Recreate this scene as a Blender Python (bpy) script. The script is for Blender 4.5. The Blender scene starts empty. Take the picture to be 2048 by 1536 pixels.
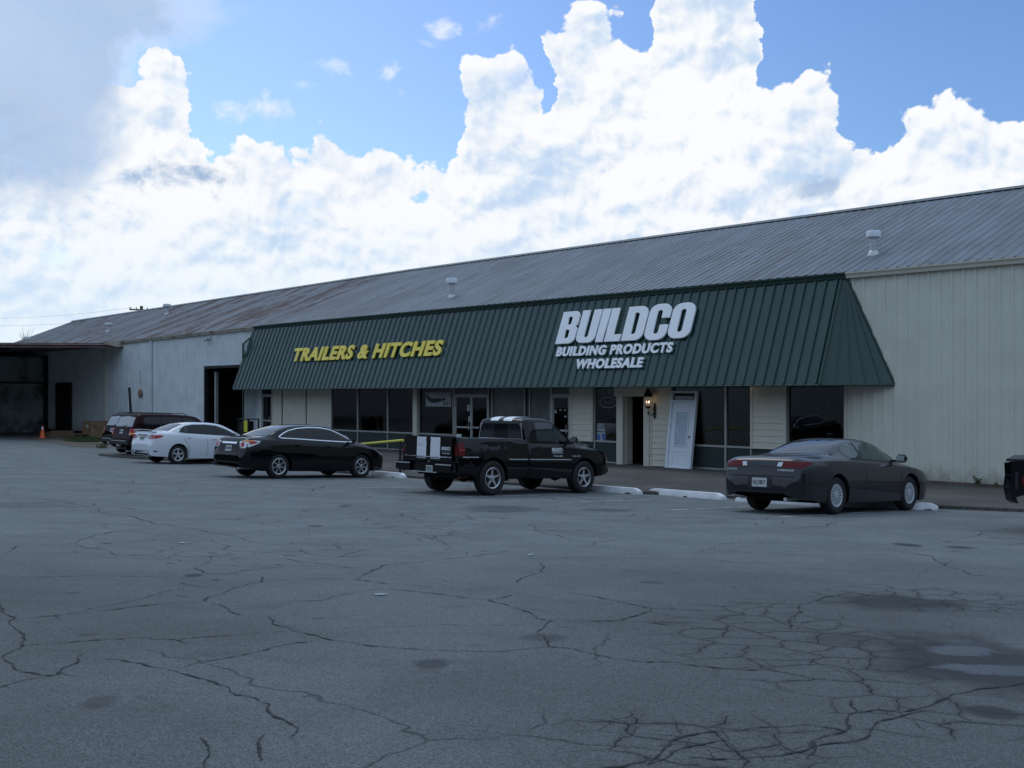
import bpy, bmesh, math, random
from mathutils import Vector, Matrix, noise
from mathutils.bvhtree import BVHTree
random.seed(7)
D = bpy.data
SC = bpy.context.scene
COL = SC.collection
R = math.radians

# ------------------------------------------------------------------ camera
FPX, HOR, CX = 2200.0, 789.0, 1024.0          # focal length in photo pixels, horizon row, centre column
CAMZ = 2.3
cd = D.cameras.new('camera'); cam = D.objects.new('camera', cd); COL.objects.link(cam)
cam.location = (0, 0, CAMZ); cam.rotation_euler = (R(90), 0, 0)
cd.sensor_fit = 'HORIZONTAL'; cd.sensor_width = 36; cd.lens = 36*FPX/2048
cd.shift_y = (HOR-768)/2048
cd.clip_end = 3000
SC.camera = cam
SC.view_settings.view_transform = 'Standard'; SC.view_settings.look = 'None'
SC.view_settings.exposure = 0.0; SC.view_settings.gamma = 1
SC.cycles.use_denoising = True
SC.cycles.max_bounces = 6; SC.cycles.diffuse_bounces = 3; SC.cycles.glossy_bounces = 3
SC.cycles.transmission_bounces = 2; SC.cycles.transparent_max_bounces = 8

# ------------------------------------------------------------------ node helpers
class NT:
    def __init__(s, nt, flat=False): s.nt = nt; s.flat = flat
    def n(s, typ, **kw):
        nd = s.nt.nodes.new(typ)
        for k, v in kw.items(): setattr(nd, k, v)
        return nd
    def put(s, sock, v):
        if isinstance(v, bpy.types.NodeSocket): s.nt.links.new(v, sock)
        elif isinstance(v, (tuple, list)) and len(v) == 3 and sock.type == 'RGBA': sock.default_value = (*v, 1)
        else: sock.default_value = v
    def m(s, op, a, b=None, c=None, clamp=False):
        nd = s.n('ShaderNodeMath', operation=op, use_clamp=clamp)
        s.put(nd.inputs[0], a)
        if b is not None: s.put(nd.inputs[1], b)
        if c is not None: s.put(nd.inputs[2], c)
        return nd.outputs[0]
    def vm(s, op, a, b=None, scale=None):
        nd = s.n('ShaderNodeVectorMath', operation=op)
        s.put(nd.inputs[0], a)
        if b is not None: s.put(nd.inputs[1], b)
        if scale is not None: s.put(nd.inputs['Scale'], scale)
        return nd.outputs['Value' if op in ('LENGTH', 'DOT_PRODUCT', 'DISTANCE') else 'Vector']
    def ss(s, v, lo, hi, a=0.0, b=1.0):
        nd = s.n('ShaderNodeMapRange', interpolation_type='SMOOTHSTEP')
        s.put(nd.inputs[0], v); s.put(nd.inputs[1], lo); s.put(nd.inputs[2], hi); s.put(nd.inputs[3], a); s.put(nd.inputs[4], b)
        return nd.outputs[0]
    def mix(s, f, a, b, mode='MIX'):
        nd = s.n('ShaderNodeMix', data_type='RGBA', blend_type=mode)
        s.put(nd.inputs[0], f); s.put(nd.inputs[6], a); s.put(nd.inputs[7], b)
        return nd.outputs[2]
    def noise(s, vec, scale, detail=4, rough=.55, dist=0.0, d2=False):
        nd = s.n('ShaderNodeTexNoise')
        if d2 or s.flat: nd.noise_dimensions = '2D'
        s.put(nd.inputs['Vector'], vec)
        nd.inputs['Scale'].default_value = scale; nd.inputs['Detail'].default_value = detail
        nd.inputs['Roughness'].default_value = rough; nd.inputs['Distortion'].default_value = dist
        return nd.outputs[0]
    def vor(s, vec, scale, feature='F1', detail=0, rough=.5, smooth=.3, out='Distance'):
        nd = s.n('ShaderNodeTexVoronoi', feature=feature)
        if s.flat: nd.voronoi_dimensions = '2D'
        s.put(nd.inputs['Vector'], vec)
        nd.inputs['Scale'].default_value = scale
        if 'Detail' in nd.inputs: nd.inputs['Detail'].default_value = detail; nd.inputs['Roughness'].default_value = rough
        if feature == 'SMOOTH_F1': nd.inputs['Smoothness'].default_value = smooth
        return nd.outputs[out]
    def mapping(s, vec, scale=(1, 1, 1), loc=(0, 0, 0), rot=(0, 0, 0)):
        nd = s.n('ShaderNodeMapping'); s.put(nd.inputs[0], vec)
        nd.inputs[1].default_value = loc; nd.inputs[2].default_value = rot; nd.inputs[3].default_value = scale
        return nd.outputs[0]
    def bump(s, h, strength=.3, dist=.01):
        nd = s.n('ShaderNodeBump'); nd.inputs['Strength'].default_value = strength
        nd.inputs['Distance'].default_value = dist; s.put(nd.inputs['Height'], h)
        return nd.outputs[0]

# ------------------------------------------------------------------ world: daylight sky with cumulus
W = D.worlds.new('World'); SC.world = W; W.use_nodes = True
W.node_tree.nodes.clear(); q = NT(W.node_tree, True)
SUN_EL, SUN_AZ = R(55), R(-35)                # azimuth from +Y towards +X
tc = q.n('ShaderNodeTexCoord'); dirv = q.vm('NORMALIZE', tc.outputs['Generated'])
sp = q.n('ShaderNodeSeparateXYZ'); q.put(sp.inputs[0], dirv)
dx_, dy_, dz_ = sp.outputs
sky = q.n('ShaderNodeTexSky', sky_type='NISHITA', sun_disc=False)
sky.sun_elevation = SUN_EL; sky.sun_rotation = SUN_AZ; sky.air_density = 1.0; sky.dust_density = .6; sky.ozone_density = 1.6
az = q.m('ARCTAN2', dx_, dy_); el = q.m('ARCSINE', dz_)
def azel(px, py):
    a = math.atan((px-CX)/FPX); return a, math.atan((HOR-py)/FPX*math.cos(a))
# upper edge of the cumulus bank, azimuth -> elevation
top_pts = [(-600, 250), (-200, 250), (60, 180), (150, 170), (230, 140), (290, 128), (320, 108), (350, 110), (384, 150), (400, 200), (420, 262), (470, 262), (520, 262), (585, 290), (618, 250), (650, 212),
           (680, 250), (740, 275), (800, 292), (850, 305), (890, 290), (915, 240), (930, 180), (980, 130), (1010, 108), (1062, 118), (1090, 160), (1100, 60), (1115, 20), (1165, -20), (1230, 0), (1260, 30), (1300, 0), (1330, -110),
           (1500, -90), (1516, 40), (1524, 112), (1560, 132), (1590, 125), (1650, 135), (1682, 165), (1702, 225), (1730, 248), (1765, 225), (1800, 190), (1880, 170), (1940, 168), (2010, 175), (2048, 195), (2400, 260), (2900, 150)]
fc = q.n('ShaderNodeFloatCurve'); cv = fc.mapping.curves[0]
pts = sorted([(azel(x, y)[0]/1.4+.5, azel(x, y)[1]/.5) for x, y in top_pts])
for i in range(len(pts)-2): cv.points.new(.5, .5)
for p_, (a, b) in zip(cv.points, pts): p_.location = (min(1, max(0, a)), min(1, max(0, b))); p_.handle_type = 'AUTO_CLAMPED'
fc.mapping.update()
# ragged sample position so that the edge billows
pv = q.n('ShaderNodeCombineXYZ'); q.put(pv.inputs[0], az); q.put(pv.inputs[1], q.m('MULTIPLY', el, 1.15)); pv = pv.outputs[0]
wob = q.m('SUBTRACT', q.noise(pv, 16, 6, .6), .5)
az2 = q.m('ADD', az, q.m('MULTIPLY', wob, .055))
q.put(fc.inputs['Value'], q.m('ADD', q.m('DIVIDE', az2, 1.4), .5))
topc = q.m('MULTIPLY', fc.outputs[0], .5)
def relief(vec):
    v1 = q.vor(vec, 15, 'SMOOTH_F1', 4, .54, .5)
    nn = q.noise(vec, 8, 6, .52, 0)
    return q.m('ADD', q.m('MULTIPLY', q.m('SUBTRACT', .42, v1), .72), nn)
warp = q.n('ShaderNodeTexNoise', noise_dimensions='2D'); q.put(warp.inputs['Vector'], pv); warp.inputs['Scale'].default_value = 11; warp.inputs['Detail'].default_value = 5
wv = q.vm('ADD', pv, q.vm('SCALE', q.vm('SUBTRACT', warp.outputs['Color'], (.5, .5, .5)), scale=.028))
r0 = relief(wv); r1 = relief(q.vm('ADD', wv, (-.004, .009, 0)))
field = q.m('ADD', q.m('SUBTRACT', topc, el), q.m('MULTIPLY', q.m('SUBTRACT', r0, .5), .075)); field = q.m('ADD', field, .012)
mask = q.ss(field, -.001, .006)
# gaps of blue inside the bank, more of them low and hazy
gapn = q.noise(q.mapping(pv, (1, 1.6, 1), (3.1, 1.7, 0)), 7, 6, .55, 0)
gap = q.m('MULTIPLY', q.ss(gapn, .60, .72), q.ss(r0, .60, .40))
mask = q.m('MULTIPLY', mask, q.m('SUBTRACT', 1, q.m('MULTIPLY', gap, .4)))
lit = q.m('ADD', .62, q.m('MULTIPLY', q.m('SUBTRACT', r0, r1), 2.2))
big = q.noise(q.mapping(wv, (1, 1.5, 1), (.7, 5.2, 0)), 6.5, 4, .5, 0)
shade = q.m('ADD', lit, q.m('MULTIPLY', q.m('SUBTRACT', big, .46), -2.0))
rim = q.ss(field, .0, .05, .32, 0.0)
shade = q.m('ADD', shade, rim)
shade = q.ss(shade, -.25, .95)
cc = q.mix(shade, (.55, .70, .91), (.965, .98, 1.0))
lowhaze = q.ss(el, .19, .02)
cc = q.mix(q.m('MULTIPLY', lowhaze, .62), cc, (.70, .86, 1.0))
# the broad grey cloud upper left
gm_edge = q.m('ADD', q.m('ADD', az, q.m('MULTIPLY', el, -.62)), q.m('MULTIPLY', q.m('SUBTRACT', q.noise(pv, 7, 7, .6, .3), .5), .17))
gm = q.m('MULTIPLY', q.ss(gm_edge, -.47, -.53), q.ss(q.m('ADD', el, q.m('MULTIPLY', q.m('SUBTRACT', wob, 0), .08)), .13, .20)); gm = q.m('MULTIPLY', gm, .92)
greyc = q.mix(q.noise(pv, 5, 5, .5), (.30, .44, .68), (.53, .68, .90))
cc = q.mix(gm, cc, greyc); mask = q.m('MAXIMUM', mask, gm)
# small dark scud and loose wisps
wispn = q.noise(wv, 26, 7, .62, .3)
def blob(px, py, rx, ry, lo=.2, hi=.9):
    a, e = azel(px, py)
    u = q.m('DIVIDE', q.m('SUBTRACT', az, a), rx/FPX); v = q.m('DIVIDE', q.m('SUBTRACT', el, e), ry/FPX)
    d2 = q.m('SQRT', q.m('ADD', q.m('MULTIPLY', u, u), q.m('MULTIPLY', v, v)))
    d2 = q.m('ADD', d2, q.m('MULTIPLY', q.m('SUBTRACT', wispn, .5), 4.2))
    return q.ss(d2, hi+.25, lo-.45)
scud = q.m('MAXIMUM', blob(395, 357, 105, 34), q.m('MULTIPLY', blob(1645, 375, 55, 24), .7))
cc = q.mix(q.m('MULTIPLY', scud, .95), cc, (.30, .45, .68))
for (x, y, rx, ry, s_) in [(878, 72, 42, 26, .7), (983, 38, 26, 36, .65), (783, 144, 20, 22, .7), (664, 132, 24, 18, .45), (800, 186, 12, 14, .45), (610, 170, 26, 10, .3), (1640, 300, 2, 2, 0), (545, 215, 60, 26, .75), (462, 215, 44, 26, .8)]:
    if s_: 
        b_ = q.m('MULTIPLY', blob(x, y, rx, ry), s_); mask = q.m('MAXIMUM', mask, b_)
# only the sunny side of the sky is bright; behind and overhead hangs the shading cloud
fv = q.m('ADD', q.m('MULTIPLY', dx_, -.50), q.m('MULTIPLY', dy_, .87))
front = q.m('MULTIPLY', q.ss(fv, .0, .45), q.ss(el, .66, .37))
back = q.mix(q.ss(el, .04, .34), (.030, .040, .052), (.45, .61, .84))
back = q.mix(q.noise(dirv, 3, 5), back, q.mix(.4, back, (.45, .56, .72)))
cloudc = q.mix(front, back, cc)
trees = q.m('MULTIPLY', q.ss(q.m('ADD', el, q.m('MULTIPLY', wob, .07)), .165, .13), q.m('SUBTRACT', 1, q.ss(az, -.60, -.50)))
cloudc = q.mix(trees, cloudc, (.018, .024, .026)); front2 = q.m('MULTIPLY', front, q.m('SUBTRACT', 1, trees))
skyc = q.mix(q.ss(az, -.30, .45), (1.35, 1.52, 1.80), (.85, 1.10, 1.42))
skyb = q.mix(1.0, sky.outputs[0], skyc, 'MULTIPLY')
b1 = q.n('ShaderNodeBackground'); q.put(b1.inputs[0], skyb); b1.inputs[1].default_value = .09
b2 = q.n('ShaderNodeBackground'); q.put(b2.inputs[0], cloudc); b2.inputs[1].default_value = 1.0
fm = q.m('ADD', q.m('MULTIPLY', mask, front2), q.m('SUBTRACT', 1, front2), clamp=True)
mx = q.n('ShaderNodeMixShader'); q.put(mx.inputs[0], fm); q.put(mx.inputs[1], b1.outputs[0]); q.put(mx.inputs[2], b2.outputs[0])
wo = q.n('ShaderNodeOutputWorld'); q.put(wo.inputs[0], mx.outputs[0])
W.cycles.sampling_method = 'MANUAL'; W.cycles.sample_map_resolution = 256

sl = D.lights.new('sun', 'SUN'); sun = D.objects.new('sun', sl); COL.objects.link(sun)
sl.energy = .5; sl.angle = R(25); sl.color = (1, .96, .9)
sdir = Vector((math.sin(SUN_AZ)*math.cos(SUN_EL), math.cos(SUN_AZ)*math.cos(SUN_EL), math.sin(SUN_EL)))
sun.rotation_euler = (-sdir).to_track_quat('-Z', 'Y').to_euler(); sun.location = (0, 0, 60)

# ------------------------------------------------------------------ places in the world
LL = math.hypot(2032, FPX)
AX = Vector((FPX*0+2032/LL, -FPX/LL, 0))       # along the facade, to the right
AY = Vector((FPX/LL, 2032/LL, 0))              # through the facade, away from the viewer
DF = 27.1                                      # distance of the facade plane
def lotz(X, Y):                                # the lot falls gently towards the building
    p = AY.x*X+AY.y*Y; s = -(AX.x*X+AX.y*Y)
    if p > 21: p = 21+(p-21)*.25
    z = -(1.45+.045*p)
    z += .02*min(max(0, 17-s), 40)
    if s > 17: z -= .0012*(s-17)
    return z+CAMZ
def gp(px, py, dz=0.0):                        # a photo measurement to the point of the lot
    dx = (px-CX)/FPX; dz_ = (HOR-py)/FPX; Y0, Y1 = 1.0, 200.0
    for _ in range(60):
        Y = (Y0+Y1)/2
        if CAMZ+dz_*Y > lotz(dx*Y, Y): Y0 = Y
        else: Y1 = Y
    return Vector((dx*Y, Y, lotz(dx*Y, Y)+dz))
def sof(px): return DF*(FPX*FPX-2032*(px-CX))/(FPX*(px+1008))
def xof(px): return 27-sof(px)                 # building-local x from a photo column
def depth(px): return DF*LL/(px+1008)
def zof(px, py): return CAMZ+(HOR-py)*depth(px)/FPX
BO = AX*(-27)+AY*DF                            # building origin
BROT = math.atan2(AX.y, AX.x)
def toW(x, y, z=0): return Vector((BO.x+AX.x*x+AY.x*y, BO.y+AX.y*x+AY.y*y, z))
def toL(v): d = v-BO; return Vector((d.dot(AX), d.dot(AY), v.z))

# ------------------------------------------------------------------ object helpers
def link(name, bm, mats, parent=None, smooth=None):
    me = D.meshes.new(name); bm.to_mesh(me); bm.free()
    for m_ in (mats if isinstance(mats, (list, tuple)) else [mats]): me.materials.append(m_)
    if smooth is not None:
        for p in me.polygons: p.use_smooth = True
        if smooth > 0: me.set_sharp_from_angle(angle=R(smooth))
    o = D.objects.new(name, me); COL.objects.link(o)
    if parent: o.parent = parent
    return o
def tag(o, label=None, cat=None, group=None, kind=None):
    for k, v in (('label', label), ('category', cat), ('group', group), ('kind', kind)):
        if v: o[k] = v
    return o
def empty(name, label, cat, loc=(0, 0, 0), rz=0, group=None):
    o = D.objects.new(name, None); COL.objects.link(o); o.location = loc; o.rotation_euler = (0, 0, rz)
    o.empty_display_size = .2
    return tag(o, label, cat, group)
def box(bm, x0, x1, y0, y1, z0, z1, mi=0):
    v = [bm.verts.new(c) for c in ((x0, y0, z0), (x1, y0, z0), (x1, y1, z0), (x0, y1, z0), (x0, y0, z1), (x1, y0, z1), (x1, y1, z1), (x0, y1, z1))]
    for f in ((3, 2, 1, 0), (4, 5, 6, 7), (0, 1, 5, 4), (1, 2, 6, 5), (2, 3, 7, 6), (3, 0, 4, 7)):
        bm.faces.new([v[i] for i in f]).material_index = mi
    return v
def bxo(name, dims, mat, parent=None, bev=0.0):
    bm = bmesh.new(); box(bm, *dims)
    if bev: bmesh.ops.bevel(bm, geom=bm.edges[:], offset=bev, segments=2, affect='EDGES')
    return link(name, bm, mat, parent)
def quad(bm, pts, mi=0):
    f = bm.faces.new([bm.verts.new(p) for p in pts]); f.material_index = mi; return f
def tube(bm, pts, r, seg=8, caps=True):
    pts = [Vector(p) for p in pts]; rings = []
    for i, p in enumerate(pts):
        d = (pts[min(i+1, len(pts)-1)]-pts[max(i-1, 0)]).normalized()
        a = d.cross(Vector((0, 0, 1)))
        if a.length < .1: a = d.cross(Vector((1, 0, 0)))
        a.normalize(); b = d.cross(a)
        rr = r[i] if isinstance(r, (list, tuple)) else r
        rings.append([bm.verts.new(p+(a*math.cos(t*2*math.pi/seg)+b*math.sin(t*2*math.pi/seg))*rr) for t in range(seg)])
    for i in range(len(rings)-1):
        for t in range(seg): bm.faces.new((rings[i][t], rings[i][(t+1) % seg], rings[i+1][(t+1) % seg], rings[i+1][t]))
    if caps: bm.faces.new(rings[0][::-1]); bm.faces.new(rings[-1])
def lathe(bm, prof, seg=24, axis='z', c=(0, 0, 0)):
    rings = []
    for r, h in prof:
        ring = []
        for t in range(seg):
            a = t*2*math.pi/seg; x, y = r*math.cos(a), r*math.sin(a)
            v = (x, y, h) if axis == 'z' else (x, h, y)
            ring.append(bm.verts.new(Vector(v)+Vector(c)))
        rings.append(ring)
    for i in range(len(rings)-1):
        for t in range(seg): bm.faces.new((rings[i][t], rings[i][(t+1) % seg], rings[i+1][(t+1) % seg], rings[i+1][t]))
    return rings
def prism(bm, poly, fn, t):                    # a flat outline given thickness; fn maps (u, v, w) to a point
    a = [bm.verts.new(fn(u, v, 0)) for u, v in poly]; b = [bm.verts.new(fn(u, v, t)) for u, v in poly]
    n = len(poly)
    bm.faces.new(a[::-1]); bm.faces.new(b)
    for i in range(n): bm.faces.new((a[i], a[(i+1) % n], b[(i+1) % n], b[i]))

# ------------------------------------------------------------------ materials
def mat(name, col, rough=.6, metal=0.0, var=.0, vscale=3.0, bump=0.0, bscale=40.0, coat=0.0, spec=.5, emit=None, stretch=(1, 1, 1), grime=None, alpha=None):
    m_ = D.materials.new(name); m_.use_nodes = True; k = NT(m_.node_tree)
    b = m_.node_tree.nodes['Principled BSDF']
    b.inputs['Roughness'].default_value = rough; b.inputs['Metallic'].default_value = metal
    b.inputs['Specular IOR Level'].default_value = spec
    if coat: b.inputs['Coat Weight'].default_value = coat; b.inputs['Coat Roughness'].default_value = .02
    t = k.n('ShaderNodeTexCoord').outputs['Object']
    c = (*col, 1) if len(col) == 3 else col
    b.inputs['Base Color'].default_value = c
    if var or grime:
        n_ = k.noise(k.mapping(t, stretch), vscale, 6, .6)
        lo = tuple(x*(1-var) for x in col[:3]); hi = tuple(min(1, x*(1+var)) for x in col[:3])
        cc_ = k.mix(k.ss(n_, .3, .7), lo, hi)
        if grime:
            g = k.noise(k.mapping(t, grime[1], (9, 3, 1)), grime[2], 7, .65)
            cc_ = k.mix(k.ss(g, grime[3], grime[3]+.14, 0, grime[4]), cc_, grime[0])
        k.put(b.inputs['Base Color'], cc_)
        k.put(b.inputs['Roughness'], k.ss(n_, .2, .8, max(0, rough-.08), min(1, rough+.08)))
    if bump: k.put(b.inputs['Normal'], k.bump(k.noise(t, bscale, 4), bump, .01))
    if emit: b.inputs['Emission Color'].default_value = (*emit[0], 1); b.inputs['Emission Strength'].default_value = emit[1]
    return m_
M = {}
M['beige'] = mat('beige_metal', (.68, .67, .58), .5, 0, .05, 1.2, 0, 40, grime=((.34, .28, .20), (1.3, 1.3, .25), 1.6, .64, .18))
M['beige_trim'] = mat('beige_trim', (.62, .59, .49), .55, 0, .06, 3, grime=((.2, .17, .12), (1, 1, 1), 2.5, .64, .3))
M['siding'] = mat('siding_paint', (.66, .63, .52), .6, 0, .05, 2, .15, 90)
M['white_metal'] = mat('white_metal', (.68, .72, .73), .5, 0, .08, 1.1, grime=((.27, .22, .18), (1.2, 1.2, .22), 1.7, .64, .22))
M['gutter_rust'] = mat('gutter_rust', (.46, .43, .36), .6, 0, .1, 2, grime=((.24, .12, .06), (.8, .8, .8), 1.8, .5, .85))
M['green'] = mat('green_metal', (.010, .049, .044), .32, 0, .10, 1.3, grime=((.075, .09, .085), (1, 1, .4), 2.2, .62, .25), spec=.3, coat=.55)
M['green'].node_tree.nodes['Principled BSDF'].inputs['Coat IOR'].default_value = 1.5
M['green'].node_tree.nodes['Principled BSDF'].inputs['Coat Roughness'].default_value = .22
M['green_dark'] = mat('green_panel', (.018, .035, .033), .6, 0, .1, 2)
M['green_trim'] = mat('green_trim', (.020, .050, .040), .5, 0, .1, 3)
M['alu'] = mat('aluminium', (.42, .43, .41), .45, .4, .06, 4)
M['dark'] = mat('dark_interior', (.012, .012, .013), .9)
M['soffit'] = mat('soffit', (.10, .10, .09), .8)
M['white_paint'] = mat('white_paint', (.74, .77, .82), .45, 0, .04, 3)
M['sign_white'] = mat('sign_white', (.88, .90, .93), .4, 0, .03, 2)
M['sign_yellow'] = mat('sign_yellow', (.86, .68, .09), .45, 0, .06, 2)
M['concrete'] = mat('painted_stop', (.80, .81, .84), .75, 0, .1, 5, .3, 60, grime=((.10, .10, .10), (1, 1, 2), 5, .60, .7))
M['rust'] = mat('rust', (.13, .05, .03), .85, 0, .35, 3, .3, 50)
M['black_metal'] = mat('black_metal', (.015, .015, .016), .5, .2, .2, 6)
M['yellow'] = mat('yellow_paint', (.62, .60, .04), .5, 0, .08, 4)
M['galv'] = mat('galvanised', (.55, .57, .58), .45, .5, .1, 6)
M['wood'] = mat('weathered_wood', (.16, .11, .07), .85, 0, .3, 4, .3, 30, stretch=(6, 1, 1))
M['cardboard'] = mat('cardboard', (.22, .14, .08), .85, 0, .2, 3, grime=((.05, .04, .035), (1, 1, 1), 2, .55, .7))
M['orange'] = mat('cone_orange', (.75, .12, .03), .5, 0, .08, 8)
M['rubber'] = mat('tyre_rubber', (.012, .012, .013), .75, 0, .2, 9)
M['rim'] = mat('alloy', (.62, .64, .67), .28, .85)
M['hubcap'] = mat('hubcap_plastic', (.50, .53, .57), .35, .3)
M['chrome'] = mat('chrome', (.8, .82, .85), .12, 1)
M['well'] = mat('underbody', (.006, .006, .007), .9)
M['plastic'] = mat('black_plastic', (.014, .014, .016), .55, 0, .1, 8)
M['carglass'] = mat('car_glass', (.006, .008, .010), .03, 0, spec=.45)
M['glassblue'] = mat('rear_glass', (.012, .018, .026), .03, 0, spec=.8)
M['suvglass'] = mat('suv_rear_glass', (.05, .065, .08), .03, 0, spec=1.0, coat=1.0)
M['tintglass'] = mat('green_tint_glass', (.050, .068, .064), .04, 0, .3, 1.5, spec=.6)
M['red'] = mat('red_lens', (.42, .008, .015), .25, 0, coat=.3, spec=.3)
M['red_dark'] = mat('dark_red_lens', (.12, .005, .008), .3, 0, coat=.15, spec=.2)
M['amber'] = mat('amber_lens', (.75, .30, .04), .2, 0, coat=.8)
M['clear'] = mat('clear_lens', (.55, .57, .6), .12, .3, coat=.8)
M['plate'] = mat('number_plate', (.52, .55, .54), .5, 0, .12, 30)
M['ink'] = mat('dark_ink', (.03, .05, .05), .6)
M['paint_black'] = mat('paint_black', (.003, .003, .004), .35, 0, coat=.75, spec=.0)
M['paint_maroon'] = mat('paint_maroon', (.022, .006, .008), .35, .0, coat=.22, spec=.0)
M['paint_white'] = mat('paint_white', (.68, .71, .76), .25, 0, coat=.9)
M['paint_grey'] = mat('paint_grey', (.016, .017, .022), .3, .2, coat=.7, spec=.2)
M['paint_dark'] = mat('paint_navy', (.005, .005, .007), .35, 0, coat=.22, spec=.0)
M['stripe'] = mat('silver_stripe', (.74, .76, .80), .4, .0)
M['poster'] = mat('poster', (.40, .44, .46), .5)
M['blue'] = mat('blue_ink', (.03, .12, .42), .5)
M['paper'] = mat('paper_backing', (.11, .125, .12), .25, 0, .25, 1.3, spec=.6)
M['leaf'] = mat('weed_leaf', (.11, .14, .06), .7, 0, .3, 9)
M['grass'] = mat('grass_blades', (.045, .075, .022), .8, 0, .3, 3)
M['bark'] = mat('pole_wood', (.10, .075, .055), .9, 0, .2, 8)
M['bulb'] = mat('lamp_bulb', (1, .9, .8), .4, emit=((1, .72, .56), 3.0))
M['lglass'] = mat('lantern_glass', (.5, .48, .44), .08, 0, spec=.8)
M['lglass'].node_tree.nodes['Principled BSDF'].inputs['Alpha'].default_value = .28
M['downlight'] = mat('downlight', (1, .9, .8), .4, emit=((1, .85, .65), 5.0))

def panel_variation(m_, pitch):                  # every sheet has weathered a little differently
    k = NT(m_.node_tree); b = m_.node_tree.nodes['Principled BSDF']; t = k.n('ShaderNodeTexCoord').outputs['Object']
    s_ = k.n('ShaderNodeSeparateXYZ'); k.put(s_.inputs[0], t); w = k.n('ShaderNodeTexWhiteNoise', noise_dimensions='1D')
    k.put(w.inputs['W'], k.m('FLOOR', k.m('DIVIDE', s_.outputs[0], pitch)))
    src = b.inputs['Base Color'].links[0].from_socket
    run = k.ss(k.noise(k.mapping(t, (7, .5, .5)), 1.3, 5, .6), .35, .75)
    f = k.m('ADD', .80, k.m('ADD', k.m('MULTIPLY', w.outputs[0], .22), k.m('MULTIPLY', run, .22)))
    g = k.n('ShaderNodeCombineXYZ'); [k.put(g.inputs[i], f) for i in range(3)]
    k.put(b.inputs['Base Color'], k.mix(1.0, src, g.outputs[0], 'MULTIPLY'))
    k.put(b.inputs['Normal'], k.bump(k.noise(k.mapping(t, (1.5, .6, .6)), 1.6, 3), .35, .02))
panel_variation(M['green'], .335)
def splash(m_, z0, z1, col):                     # rain-splashed dirt along the foot of the wall
    k = NT(m_.node_tree); b = m_.node_tree.nodes['Principled BSDF']; t = k.n('ShaderNodeTexCoord').outputs['Object']
    s_ = k.n('ShaderNodeSeparateXYZ'); k.put(s_.inputs[0], t); src = b.inputs['Base Color'].links[0].from_socket
    n_ = k.noise(k.mapping(t, (1.6, 1.6, 1.2)), 2.2, 6, .65)
    f = k.ss(k.m('ADD', s_.outputs[2], k.m('MULTIPLY', k.m('SUBTRACT', n_, .5), -1.1)), z1, z0)
    k.put(b.inputs['Base Color'], k.mix(k.m('MULTIPLY', f, .5), src, col))
splash(M['beige'], .05, .55, (.20, .16, .11)); splash(M['white_metal'], .0, .7, (.16, .15, .14))
def window_glass():
    m_ = D.materials.new('window_glass'); m_.use_nodes = True; m_.node_tree.nodes.clear(); k = NT(m_.node_tree)
    tr = k.n('ShaderNodeBsdfTransparent'); k.put(tr.inputs[0], (.50, .56, .55)); gl = k.n('ShaderNodeBsdfGlossy'); gl.inputs['Roughness'].default_value = .015
    fr = k.n('ShaderNodeFresnel'); fr.inputs[0].default_value = 1.5
    t = k.n('ShaderNodeTexCoord').outputs['Object']; bp_ = k.bump(k.noise(t, 1.2, 2), .12, .02); k.put(gl.inputs['Normal'], bp_)
    mx_ = k.n('ShaderNodeMixShader'); k.put(mx_.inputs[0], k.m('MULTIPLY', fr.outputs[0], 1.25, clamp=True)); k.put(mx_.inputs[1], tr.outputs[0]); k.put(mx_.inputs[2], gl.outputs[0])
    o = k.n('ShaderNodeOutputMaterial'); k.put(o.inputs[0], mx_.outputs[0]); return m_
M['glass'] = window_glass()

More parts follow.
